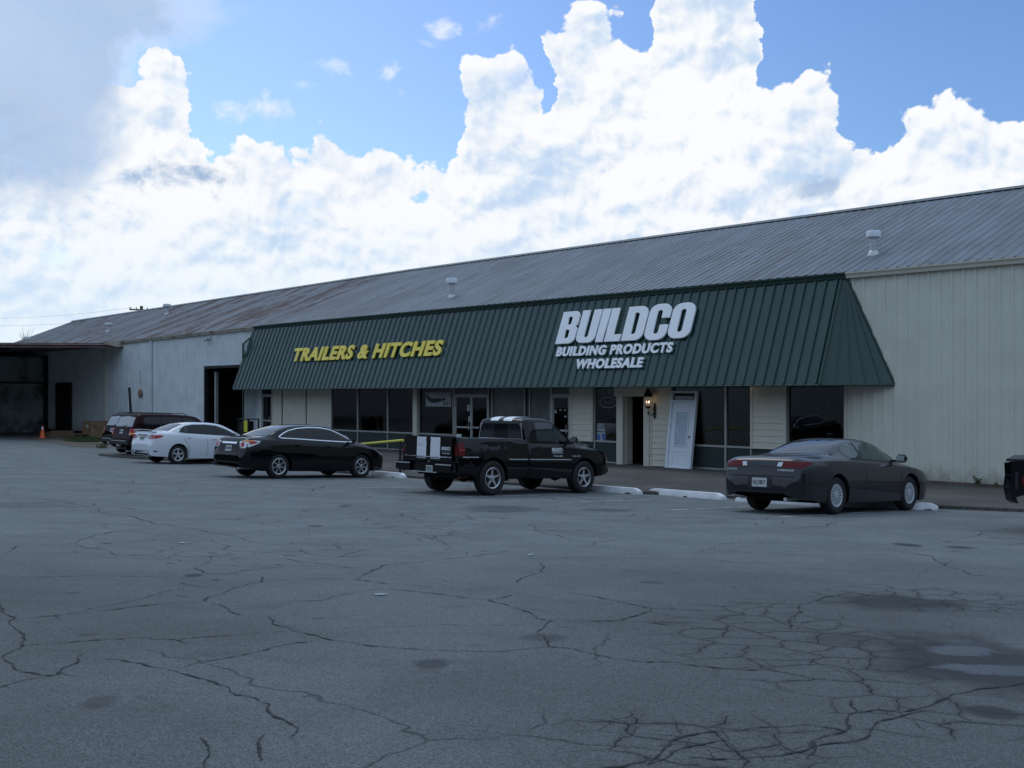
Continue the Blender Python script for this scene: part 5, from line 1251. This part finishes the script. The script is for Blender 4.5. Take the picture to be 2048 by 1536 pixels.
# ---- pickup
RAM = dict(L=5.20, hw=.98, wheels=(1.12, 4.14), wr=.385, tw=.265, rimr=.235, arch=.45, zw=.70,
 T=[(2.24,1.62),(2.27,1.69),(2.32,1.73),(2.5,1.765),(2.9,1.77),(3.15,1.74),(3.35,1.62),(3.62,1.44),(3.86,1.30),(3.95,1.275),(4.4,1.235),(4.8,1.18),(5.02,1.10),(5.12,.96),(5.18,.76),(5.20,.66)],
 B=[(2.24,1.165),(3.7,1.14),(3.9,1.10),(4.2,1.07),(4.6,1.04),(4.95,.96),(5.1,.80),(5.20,.60)],
 W=[(2.24,.94),(2.4,.955),(3.7,.96),(3.9,.975),(4.4,.985),(4.75,.96),(5.0,.88),(5.12,.80),(5.20,.68)],
 R=[(2.24,.72),(2.4,.74),(3.0,.735),(3.4,.76),(3.8,.78),(4.0,.68),(4.6,.60),(5.0,.52),(5.20,.44)],
 Z=[(2.24,.36),(3.6,.36),(4.7,.40),(5.2,.46)], extra=[2.25, 2.26, 2.28])
pk = empty('pickup_truck', 'black pickup truck with silver tailgate stripes parked before the glass doors', 'truck')
car = Car(RAM); body, tree = car.body('cab', M['paint_black'], pk, 2.24, 5.20)
bm = bmesh.new(); xsb = sorted(set([.10, .12, .15, .2, 2.20]+[.1+.1*i for i in range(22)]+[round(1.12+.45*math.sin(i/12*math.pi/2), 4) for i in range(-12, 13)])); rows = []
def flare(x): return .028*math.exp(-((x-1.12)/.52)**4)
for x in xsb:
    zl = .46 if x < .6 else .38
    if abs(x-1.12) < .45: zl = max(zl, .385+math.sqrt(max(0, .45**2-(x-1.12)**2)))
    zr = 1.265-.012*abs(x-1.1); w = .965+flare(x) - max(0, .2-x)*.25
    side = lambda z: w-side_inset(z, .72)*.7-(.02 if z > 1.05 else 0)
    P_ = [(side(zl)-.14, zl+.03), (side(zl)-.015, zl), (side(zl), zl+.015)]+[(side(zl+.015+(zr-.05-zl-.015)*i/7), zl+.015+(zr-.05-zl-.015)*i/7) for i in range(1, 8)]+[(side(zr)-.012, zr-.008), (side(zr)-.035, zr), (side(zr)-.10, zr), (side(zr)-.115, zr-.02), (side(zr)-.12, .80), (0, .80)]
    rows.append([bm.verts.new((x, y, z)) for y, z in P_]+[bm.verts.new((x, -y, z)) for y, z in P_[:-1]][::-1])
for a_, b_ in zip(rows, rows[1:]):
    for j in range(len(a_)-1): bm.faces.new((a_[j], a_[j+1], b_[j+1], b_[j]))
nn = len(rows[0])
for r_ in (rows[0], rows[-1]):
    h = r_[:len(r_)//2+1]; g = r_[len(r_)//2:]
    try: bm.faces.new(h); bm.faces.new(g)
    except ValueError: pass
bmesh.ops.recalc_face_normals(bm, faces=bm.faces); bmesh.ops.triangulate(bm, faces=[f for f in bm.faces if len(f.verts) > 6])
btree = BVHTree.FromBMesh(bm); bed = link('cargo_bed', bm, M['paint_black'], pk, smooth=35)
bm = bmesh.new(); box(bm, .045, .115, -.80, .80, .74, 1.262); bmesh.ops.bevel(bm, geom=bm.edges[:], offset=.014, segments=2, affect='EDGES'); box(bm, .035, .05, -.78, .78, .80, .815)
ttree = BVHTree.FromBMesh(bm); tg = link('tailgate', bm, M['paint_black'], pk, smooth=40)
for y0, y1 in ((-.08, -.40), (.06, .38)):
    decal('stripe', ttree, [('B', [(min(y0, y1), .75), (max(y0, y1), .75), (max(y0, y1), .798), (min(y0, y1), .798)]), ('B', [(min(y0, y1), .818), (max(y0, y1), .818), (max(y0, y1), 1.245), (min(y0, y1), 1.245)])], M['stripe'], tg, .006, .6)
decal('gate_handle', ttree, [('B', [(-.01+.085*math.cos(t*math.pi/6), 1.18+.04*math.sin(t*math.pi/6)) for t in range(12)])], M['well'], tg, .012, .2)
band('trim_strip', ttree, 'B', [[(-.78, .82), (.78, .82)]], .02, M['chrome'], tg, .008)
decal('sticker', ttree, [('B', [(-.44,.93),(-.76,.93),(-.76,1.06),(-.44,1.06)])], M['green_dark'], tg, .005, .3)
proj_text(ttree, 'B', 'BUILDCO', -.46, -.74, .98, 1.045, M['sign_white'], tg, .009, offset=.03); proj_text(ttree, 'B', '770-781-0500', -.48, -.72, .893, .918, M['sign_white'], tg, .009)
proj_text(ttree, 'B', 'SST', .34, .12, 1.05, 1.09, M['galv'], tg, .009)
# stripes on the cab roof
for y0, y1 in ((-.34, -.06), (.10, .38)):
    decal('stripe', tree, [('B', [(y0, 1.66), (y1, 1.66), (y1, 1.755), (y0, 1.755)])], M['sign_white'], body, .006, .03)
    decal('stripe', tree, [('T', [(2.27, y0), (3.2, y0), (3.2, y1), (2.27, y1)])], M['stripe'], body, .005, .08)
    decal('stripe', tree, [('T', [(3.98, y0), (5.0, y0), (5.0, y1), (3.98, y1)])], M['stripe'], body, .005, .08)
for side in 'RL':
    decal('side_window', tree, [(side, [(2.58,1.24),(2.56,1.60),(2.64,1.645),(3.02,1.645),(3.16,1.60),(3.42,1.44),(3.60,1.28),(3.56,1.22),(2.66,1.22)])], M['glassblue'], pk)
    band('door_seam', tree, side, [[(2.50,1.68),(2.47,1.2),(2.47,.46),(2.56,.42),(3.52,.42),(3.60,.52),(3.64,1.2)]], .012, M['well'], pk, .004)
    band('body_strip', tree, side, [[(2.28,.80),(3.66,.80)]], .022, M['galv'], pk, .006)
    band('body_strip', btree, side, [[(.2,.84),(.66,.84)]], .02, M['galv'], pk, .006); band('body_strip', btree, side, [[(1.58,.80),(2.2,.80)]], .022, M['galv'], pk, .006)
    d_ = decal('door_sign', tree, [(side, [(2.98,.92),(3.40,.92),(3.40,1.09),(2.98,1.09)])], M['green_dark'], pk, .006, .2)
    k0, k1 = (3.02, 3.36) if side == 'R' else (3.36, 3.02)
    proj_text(tree, side, 'BUILDCO', k0, k1, .985, 1.07, M['sign_white'], d_, .010, offset=.03)
    proj_text(tree, side, 'BUILDING PRODUCTS', k0, k1, .945, .965, M['sign_white'], d_, .010); proj_text(tree, side, '770-781-0500', k0+(.03 if side == 'R' else -.03), k1, .865, .895, M['sign_white'], d_, .010)
    k0, k1 = (3.72, 4.05) if side == 'R' else (4.05, 3.72)
    bl = decal('tail_light', btree, [(side, [(.10,.86),(.26,.86),(.26,1.14),(.10,1.14)]), ('B', [(-.915 if side == 'R' else .83, .86), (-.83 if side == 'R' else .915, .86), (-.83 if side == 'R' else .915, 1.14), (-.915 if side == 'R' else .83, 1.14)])], M['red_dark'], pk, .008, .1)
    decal('lens_band', btree, [(side, [(.11,.97),(.26,.97),(.26,1.0),(.11,1.0)])], M['red'], bl, .012, .1)
    p = project(tree, side, 2.62, 1.08, .015); bm = bmesh.new(); box(bm, 2.53, 2.70, p.y-.01, p.y+.01, 1.05, 1.085); link('door_handle', bm, M['plastic'], pk)
proj_text(tree, 'R', 'RAM 1500 V8', 3.50, 3.86, .86, .90, M['galv'], body, .008) if False else proj_text(tree, 'R', 'RAM 1500', 3.70, 3.96, .865, .90, M['galv'], body, .008)
decal('rear_window', tree, [('B', [(-.70,1.27),(-.25,1.27),(-.25,1.60),(-.63,1.60)])], M['glassblue'], pk, .006, .1)
decal('rear_window', tree, [('B', [(.25,1.27),(.70,1.27),(.63,1.60),(.25,1.60)])], M['glassblue'], pk, .006, .1)
decal('sliding_pane', tree, [('B', [(-.23,1.27),(.23,1.27),(.23,1.60),(-.23,1.60)])], M['carglass'], pk, .004, .1)
band('window_trim', tree, 'B', [[(-.73,1.25),(.73,1.25)], [(-.73,1.25),(-.655,1.62)], [(.73,1.25),(.655,1.62)]], .016, M['galv'], pk, .008)
decal('windshield', tree, [('F', [(-.76,1.32),(.76,1.32),(.66,1.64),(.60,1.68),(-.60,1.68),(-.66,1.64)])], M['carglass'], pk)
for s_ in (-1, 1):
    decal('headlight', tree, [('F', [(s_*.56,.84),(s_*.80,.84),(s_*.80,.98),(s_*.56,.98)][::s_])], M['clear'], pk, .008, .08)
    decal('marker_light', tree, [('R' if s_ < 0 else 'L', [(5.0,.74),(5.10,.74),(5.08,.90),(5.0,.90)])], M['amber'], pk, .014, .08)
bm = bmesh.new()                               # stepped rear bumper
for (y0, y1, x0_) in ((-.96, -.42, -.10), (-.42, .42, -.03), (.42, .96, -.10)): box(bm, x0_, .05, y0+.001, y1-.001, .50 if abs(y0+y1) > .5 else .47, .70)
bmesh.ops.bevel(bm, geom=bm.edges[:], offset=.025, segments=2, affect='EDGES'); bp = link('rear_bumper', bm, M['paint_black'], pk, smooth=45)
bm = bmesh.new()
for y0, y1 in ((-.93, -.44), (.44, .93)): box(bm, -.112, -.10, y0, y1, .655, .675)
box(bm, -.045, -.032, -.40, .40, .478, .495); link('bumper_trim', bm, M['galv'], bp)
bm = bmesh.new(); box(bm, -.05, -.035, -.27, -.06, .50, .63) ; pl = link('number_plate', bm, M['plate'], bp)
bm = bmesh.new()
for i in range(3): box(bm, -.054, -.0505, -.24+.06*i, -.205+.06*i, .57, .61); box(bm, -.054, -.0505, -.24+.06*i, -.205+.06*i, .52, .56)
link('characters', bm, M['ink'], pl)
bm = bmesh.new(); box(bm, 4.95, 5.24, -.80, .80, .44, .66); bmesh.ops.bevel(bm, geom=bm.edges[:], offset=.05, segments=3, affect='EDGES'); link('front_bumper', bm, M['plastic'], pk, smooth=45)
bm = bmesh.new(); box(bm, .5, 4.8, -.62, .62, .34, .56); box(bm, 2.20, 2.25, -.9, .9, .45, 1.1); box(bm, 1.2, 2.2, -.35, -.1, .28, .36)
for xc in RAM['wheels']: tube(bm, [(xc, -.75, .385), (xc, .75, .385)], .07, 8); lathe(bm, [(.0, .24), (.14, .30), (.14, .46), (0, .5)], 10, c=(xc, 0, 0))
link('chassis', bm, M['well'], pk)
bm = bmesh.new(); tube(bm, [(.9, -.55, .40), (.5, -.62, .40), (.28, -.78, .39)], .035, 8); link('exhaust_pipe', bm, M['rust'], pk)
for xc in RAM['wheels']:
    for s_ in (-1, 1): make_wheel(pk, (xc, s_*.84, .385), .385, .265, s_, 'star', .232)
mirror_part(pk, 3.58, 1.20, .96, M['plastic'])
bm = bmesh.new(); tube(bm, [(3.98, -.86, 1.14), (3.92, -.87, 1.36)], .006, 5); link('aerial', bm, M['chrome'], pk)
bm = bmesh.new(); box(bm, .14, .22, -.88, -.80, 1.262, 1.33); link('stake_cap', bm, M['galv'], pk)
place(pk, (-.497, 23.4), (1.73, 25.6), car, 1.68, .965)

# ---- corner of a damaged vehicle at the right edge
wr_ = empty('wrecked_car', 'crumpled black car corner with a red lamp cutting in at the right edge', 'car')
o0 = Vector(((2006-CX)/FPX*15.5, 15.5, 0)); o0.z = lotz(o0.x, o0.y)
bm = bmesh.new()
prof = [(0, .98), (.0, .80), (-.02, .62), (.03, .46), (.10, .42), (.16, .50), (.30, .55), (.42, .52), (.55, .44), (.62, .47), (.75, .60), (1.0, .66), (2.2, .66), (2.2, 1.02), (1.2, 1.03), (.3, 1.0)]
N_ = 14; rows = []
for i in range(N_+1):
    y = 1.7*i/N_; r_ = []
    for j, (x, z) in enumerate(prof):
        n1 = noise.noise(Vector((x*5, y*4, z*5)))*.035
        r_.append(bm.verts.new((x+n1+(.12*(1-math.cos(min(1, i/3)*math.pi/2))*0)+(.10 if i == 0 else 0)*(1 if j < 5 else 0), y, z+n1*.6)))
    rows.append(r_)
for a_, b_ in zip(rows, rows[1:]):
    for j in range(len(prof)): bm.faces.new((a_[j], b_[j], b_[(j+1) % len(prof)], a_[(j+1) % len(prof)]))
bm.faces.new(rows[0]); bm.faces.new(rows[-1][::-1]); bmesh.ops.recalc_face_normals(bm, faces=bm.faces)
bmesh.ops.triangulate(bm, faces=[f for f in bm.faces if len(f.verts) > 5])
wb = link('body', bm, M['paint_black'], wr_, smooth=25)
bm = bmesh.new(); rg = lathe(bm, [(.10, .0), (.10, -.03), (.06, -.045), (0, -.05)], 16, axis='y', c=(.34, -.005, .74)); link('lamp', bm, M['red_dark'], wr_, smooth=40)
bm = bmesh.new(); box(bm, .16, .20, -.03, 0, .62, .86); box(bm, .02, .9, .2, 1.4, 1.0, 1.03); link('trim', bm, M['plastic'], wr_)
wr_.location = o0; wr_.rotation_euler = (0, 0, R(-30))
make_wheel(wr_, (1.75, .25, .32), .32, .2, -1, 'five', .2)

# ------------------------------------------------------------------ wheel stops
def wheel_stop(px0, py0, px1, py1, label, seed):
    a, b = gp(px0, py0), gp(px1, py1); d = (b-a); ln = d.length; rz = math.atan2(d.y, d.x)
    root_loc = (a+b)/2
    bm = bmesh.new(); n = 26; rows = []
    for i in range(n+1):
        x = -ln/2+ln*i/n; e = min(1, min(i, n-i)/1.6+.0); h = .075+.065*e; nz = noise.noise(Vector((x*3+seed, 0, 0)))
        chip = max(0, noise.noise(Vector((x*4.5+seed*3, 5, 0)))-.12)*.07
        rows.append([bm.verts.new(p) for p in ((x, -.085-.0*e, .0+chip), (x, -.085, .045+nz*.004), (x, -.055, h), (x, .055, h), (x, .085, .045), (x, .085, 0))])
    for a_, b_ in zip(rows, rows[1:]):
        for j in range(6): bm.faces.new((a_[j], b_[j], b_[(j+1) % 6], a_[(j+1) % 6]))
    bm.faces.new(rows[0]); bm.faces.new(rows[-1][::-1]); bmesh.ops.recalc_face_normals(bm, faces=bm.faces)
    o = link('wheel_stop', bm, M['concrete'], smooth=30); o.location = root_loc; o.rotation_euler = (0, math.atan2(-d.z, math.hypot(d.x, d.y)), rz)
    tag(o, label, 'wheel stop', 'white painted wheel stops along the kerb')
wheel_stop(742, 951, 809, 957, 'white wheel stop in front of the black sedan', 1)
wheel_stop(1141, 978, 1281, 989, 'white wheel stop half hidden behind the pickup front wheel', 2)
wheel_stop(1299, 988, 1448, 1000, 'white wheel stop standing clear between the pickup and the coupe', 3)
wheel_stop(1474, 1003, 1660, 1013, 'white wheel stop seen under the rear of the coupe', 4)
wheel_stop(1672, 1013, 1876, 1021, 'white wheel stop poking out past the front of the coupe', 5)
# broken asphalt lump behind the second stop
p = gp(1272, 971); bm = bmesh.new(); bmesh.ops.create_icosphere(bm, subdivisions=3, radius=1)
for v_ in bm.verts: v_.co = Vector((v_.co.x*.42, v_.co.y*.16, max(-.02, v_.co.z*.07)))*(1+noise.noise(v_.co*3)*.5)
o = link('broken_kerb_piece', bm, M['black_metal'], smooth=20); o.location = p+Vector((0, 0, .09)); o.rotation_euler = (0, 0, BROT+.3); tag(o, 'black broken lump of kerb lying behind a white wheel stop', 'rubble')

# ------------------------------------------------------------------ yellow rail with its black post
pa, pb = toW(-12.3, -3.0), toW(-7.2, -6.2)
def at(px, py, Y): return Vector(((px-CX)/FPX*Y, Y, CAMZ+(HOR-py)/FPX*Y))
ra, rb = at(712, 889, 36.5), at(806, 880.5, 30.5)
rail = empty('barrier_rail', 'yellow barrier pipe on thin black posts between the black sedan and the pickup', 'barrier', (rb.x, rb.y, apron_z(*toL(rb)[:2])))
bm = bmesh.new(); tube(bm, [ra-rail.location, rb-rail.location], .036, 10); link('rail', bm, M['yellow'], rail)
for p, q_ in ((rb.lerp(ra, .05), 0), (ra.lerp(rb, .1), 1)):
    bm = bmesh.new(); zz = apron_z(*toL(p)[:2])-rail.location.z; tube(bm, [(p.x-rb.x, p.y-rb.y, zz-.02), (p.x-rb.x, p.y-rb.y, p.z-rail.location.z-.03)], .035, 8); box(bm, p.x-rb.x-.09, p.x-rb.x+.09, p.y-rb.y-.09, p.y-rb.y+.09, zz-.02, zz+.012); link('post', bm, M['black_metal'], rail)

# black rack with a yellow notice by the garage opening
c = at(497, 838, 47.5); zb = .02
rk = empty('black_rack', 'black metal frame rack with a small yellow notice by the garage opening', 'rack', (c.x, c.y, zb), BROT)
hh = c.z-zb
bm = bmesh.new()
for x, y in ((-.42, -.25), (.42, -.25), (-.42, .25), (.42, .25)): box(bm, x-.025, x+.025, y-.025, y+.025, 0, hh-.025)
box(bm, -.445, .445, -.275, .275, hh-.025, hh+.02); box(bm, -.39, .39, -.27, -.24, .4, .44); link('frame', bm, M['black_metal'], rk)
bm = bmesh.new(); box(bm, .08, .38, -.268, -.256, hh-.55, hh-.06); nb = link('notice', bm, M['yellow'], rk)
bm = bmesh.new(); box(bm, -.38, .05, -.24, .22, .1, hh-.1); link('cabinet', bm, M['dark'], rk)

# thin leaning post by the white wall
a, b = at(265, 868, 60), at(258.5, 775, 60); a.z = lotz(a.x, a.y)
bm = bmesh.new(); tube(bm, [Vector((0, 0, 0)), b-a], .07, 8); o = link('leaning_post', bm, M['black_metal']); o.location = a; tag(o, 'thin dark post leaning in front of the white ribbed wall', 'post')

# traffic cone
p = gp(85, 876); cone = empty('traffic_cone', 'orange traffic cone standing by the dark loading area', 'cone', tuple(p))
bm = bmesh.new(); box(bm, -.2, .2, -.2, .2, 0, .035); link('base', bm, M['orange'], cone, )
bm = bmesh.new(); lathe(bm, [(.16, .035), (.15, .05), (.03, .70), (.0, .705)], 20); link('body', bm, M['orange'], cone, smooth=50)
bm = bmesh.new(); lathe(bm, [(.068, .505), (.046, .63), (.042, .63)], 20); link('collar', bm, M['white_paint'], cone, smooth=50)

# cardboard bin and pallets under the canopy
c = at(191, 865, 63); c.z = lotz(c.x, c.y)
bx = empty('cardboard_bin', 'large brown cardboard bin standing by the wall under the canopy', 'box', tuple(c), BROT)
bm = bmesh.new(); hb = .98
for a0_, a1_, b0_, b1_ in ((-.62, .62, -.5, -.47), (-.62, .62, .47, .5), (-.62, -.59, -.469, .469), (.59, .62, -.469, .469)): box(bm, a0_, a1_, b0_, b1_, .0, hb)
for v_ in bm.verts: v_.co += Vector((noise.noise(v_.co*2)*.04, noise.noise(v_.co*2+Vector((9, 0, 0)))*.05, 0))
link('carton', bm, M['cardboard'], bx); bm = bmesh.new(); box(bm, .05, .35, -.56, -.54, .60, .80); link('label', bm, M['poster'], bx)
def pallet(px, py, Y, label, rz, n=2):
    c = at(px, py, Y); c.z = lotz(c.x, c.y); e = empty('timber_pallet', label, 'pallet', tuple(c), rz, 'old pallets under the canopy')
    for k in range(n):
        z = k*.13; bm = bmesh.new()
        for i in range(6): box(bm, -.6+.21*i, -.6+.21*i+.13, -.5, .5, z+.10, z+.12)
        link('deck', bm, M['wood'], e); bm = bmesh.new()
        for y in (-.48, -.03, .42): box(bm, -.6, .6, y, y+.07, z+.001, z+.099)
        link('bearer', bm, M['wood'], e)
pallet(125, 862, 64, 'stack of grey timber pallets in front of the dark doorway', .3, 3); pallet(152, 864, 62.5, 'low timber pallet lying between the pallet stack and the cardboard bin', BROT+.1, 2); pallet(106, 858, 66, 'timber pallet furthest back beside the steel corner post', .9, 2)
# weeds and grass
def tuft(bm, p, h, n, spread, w=.012):
    for _ in range(n):
        a_ = random.uniform(0, 6.28); r_ = spread*math.sqrt(random.random()); b0 = p+Vector((math.cos(a_)*r_, math.sin(a_)*r_, 0)); hh_ = h*random.uniform(.4, 1.1)
        ln_ = Vector((random.uniform(-1, 1), random.uniform(-1, 1), 0))*hh_*.45; s_ = Vector((random.uniform(-1, 1), random.uniform(-1, 1), 0)).normalized()*w
        m1 = b0+ln_*.35+Vector((0, 0, hh_*.6)); tp = b0+ln_+Vector((0, 0, hh_))
        v_ = [bm.verts.new(q_) for q_ in (b0-s_, b0+s_, m1+s_*.7, m1-s_*.7, tp)]; bm.faces.new(v_[:4]); bm.faces.new((v_[3], v_[2], v_[4]))
bm = bmesh.new()
for _ in range(420):
    px = random.gauss(170, 17); py = 885-abs(random.gauss(0, 5.5))
    if not (132 < px < 207): continue
    q_ = gp(px, py); tuft(bm, q_, .16, 9, .3, .014)
for _ in range(60): q_ = gp(random.uniform(196, 212), random.uniform(890, 897)); tuft(bm, q_, .1, 5, .15)
g_ = link('grass', bm, M['grass']); tag(g_, 'patch of rough green grass beside the dark off-roaders', 'grass', kind='stuff')
bm = bmesh.new(); pts_ = [gp(x, y, .006) for x, y in ((20, 871), (60, 868), (110, 866), (160, 866), (205, 868), (215, 885), (212, 897), (180, 896), (140, 893), (100, 884), (60, 878), (30, 876))]
cv_ = sum(pts_, Vector())/len(pts_); ring = [bm.verts.new(p_) for p_ in pts_]; cv2 = bm.verts.new(Vector((cv_.x, cv_.y, lotz(cv_.x, cv_.y)+.006)))
for i in range(len(ring)): bm.faces.new((ring[i], ring[(i+1) % len(ring)], cv2))
bmesh.ops.recalc_face_normals(bm, faces=bm.faces); dp = link('ground', bm, M['dirt']); tag(dp, kind='structure')
def weed(x, y, label, h, n):
    w_ = toW(x, y, .03); bm = bmesh.new()
    for _ in range(n):
        a_ = random.uniform(0, 6.28); l_ = h*random.uniform(.5, 1); tp = Vector((math.cos(a_)*l_*.45, math.sin(a_)*l_*.2, l_)); tube(bm, [(0, 0, 0), tp*.5+Vector((0, 0, l_*.1)), tp], [.006, .004, .002], 4)
        for k in range(7):
            c = tp*(.3+.1*k); d_ = Vector((random.uniform(-1, 1), random.uniform(-1, 1), random.uniform(-.3, .8))).normalized()*.06; s_ = Vector((random.uniform(-1, 1), random.uniform(-1, 1), random.uniform(-1, 1))).normalized()*.018
            bm.faces.new([bm.verts.new(q_) for q_ in (c, c+d_*.5+s_, c+d_, c+d_*.5-s_)])
    o = link('weed', bm, M['leaf']); o.location = w_; tag(o, label, 'plant')
weed(xof(1962), -.16, 'green weed growing at the foot of the beige ribbed wall', .30, 14); weed(xof(1843), -.16, 'smaller weed at the wall foot just past the coupe', .26, 9); weed(xof(2000), -.16, 'tiny weed at the wall foot near the right edge', .14, 6)

# litter flecks
for px, py, l_ in ((1061, 1111, 'white paper scrap on the asphalt before the pickup'), (762, 1191, 'white scrap lying by a long crack in the asphalt'), (363, 1087, 'tiny white scrap far to the left on the asphalt')):
    bm = bmesh.new(); prism(bm, [(-.05, -.015), (.01, -.022), (.05, .0), (.0, .02), (-.04, .012)], lambda u, v_, w: (u, v_, w), .006); o = link('paper_scrap', bm, M['poster']); o.location = gp(px, py, .006); o.rotation_euler = (0, 0, random.random()*3); tag(o, l_, 'litter', 'paper scraps on the lot')

# ------------------------------------------------------------------ pole, wires and twigs behind the roof
up_ = at(283, 612, 105); pl_ = empty('utility_pole', 'wooden utility pole top with crossarm rising behind the far roof', 'pole', (up_.x, up_.y, lotz(up_.x, up_.y)), .5)
hp = up_.z-pl_.location.z; bm = bmesh.new(); tube(bm, [(0, 0, 0), (0, 0, hp)], [.2, .14], 10); link('post', bm, M['bark'], pl_)
bm = bmesh.new(); box(bm, -1.15, 1.15, -.24, -.14, hp-.45, hp-.32); box(bm, -.7, .7, .14, .24, hp-.9, hp-.78); link('crossarm', bm, M['bark'], pl_)
for x in (-1.05, -.5, .5, 1.05): bm = bmesh.new(); lathe(bm, [(.04, 0), (.08, .08), (.05, .16), (0, .2)], 8, c=(x, -.19, hp-.32)); link('insulator', bm, M['galv'], pl_)
bm = bmesh.new(); lathe(bm, [(.0, 0), (.2, .02), (.2, .5), (0, .55)], 10, c=(.35, 0, hp-1.5)); link('transformer', bm, M['galv'], pl_)
for dx0, dz0, lab in ((-1.0, -.15, 'upper thin overhead wire running left from the utility pole'), (1.0, -.95, 'lower thin overhead wire running left from the utility pole')):
    s_ = Vector((up_.x+dx0*.8, up_.y-.2, up_.z+dz0)); e_ = at(-260, 622 if dz0 > -.5 else 634, 112)
    bm = bmesh.new(); tube(bm, [s_.lerp(e_, t/12)+Vector((0, 0, -4*.9*(t/12)*(1-t/12))) for t in range(13)], .010, 4); o = link('overhead_wire', bm, M['galv']); tag(o, lab, 'wire', 'overhead wires')
tw = at(52, 690, 96); bm = bmesh.new()
for _ in range(7):
    a_ = random.uniform(-.5, .5); l_ = random.uniform(1.0, 2.0); d_ = Vector((a_*.8, 0, 1)).normalized()*l_; tube(bm, [(0, 0, -3), (a_*.3, 0, 0), d_], [.03, .02, .008], 4); tube(bm, [d_*.5, d_*.5+Vector((random.uniform(-.4, .4), 0, .5))], .008, 4)
o = link('bare_sapling', bm, M['bark']); o.location = tw-Vector((0, 0, .3)); tag(o, 'bare thin twigs showing above the far left roof edge', 'tree')
bm = bmesh.new(); tube(bm, [(0, 0, -tw.z+.3), (0, 0, -2.9)], [.06, .03], 6); o2 = link('trunk', bm, M['bark'], o)
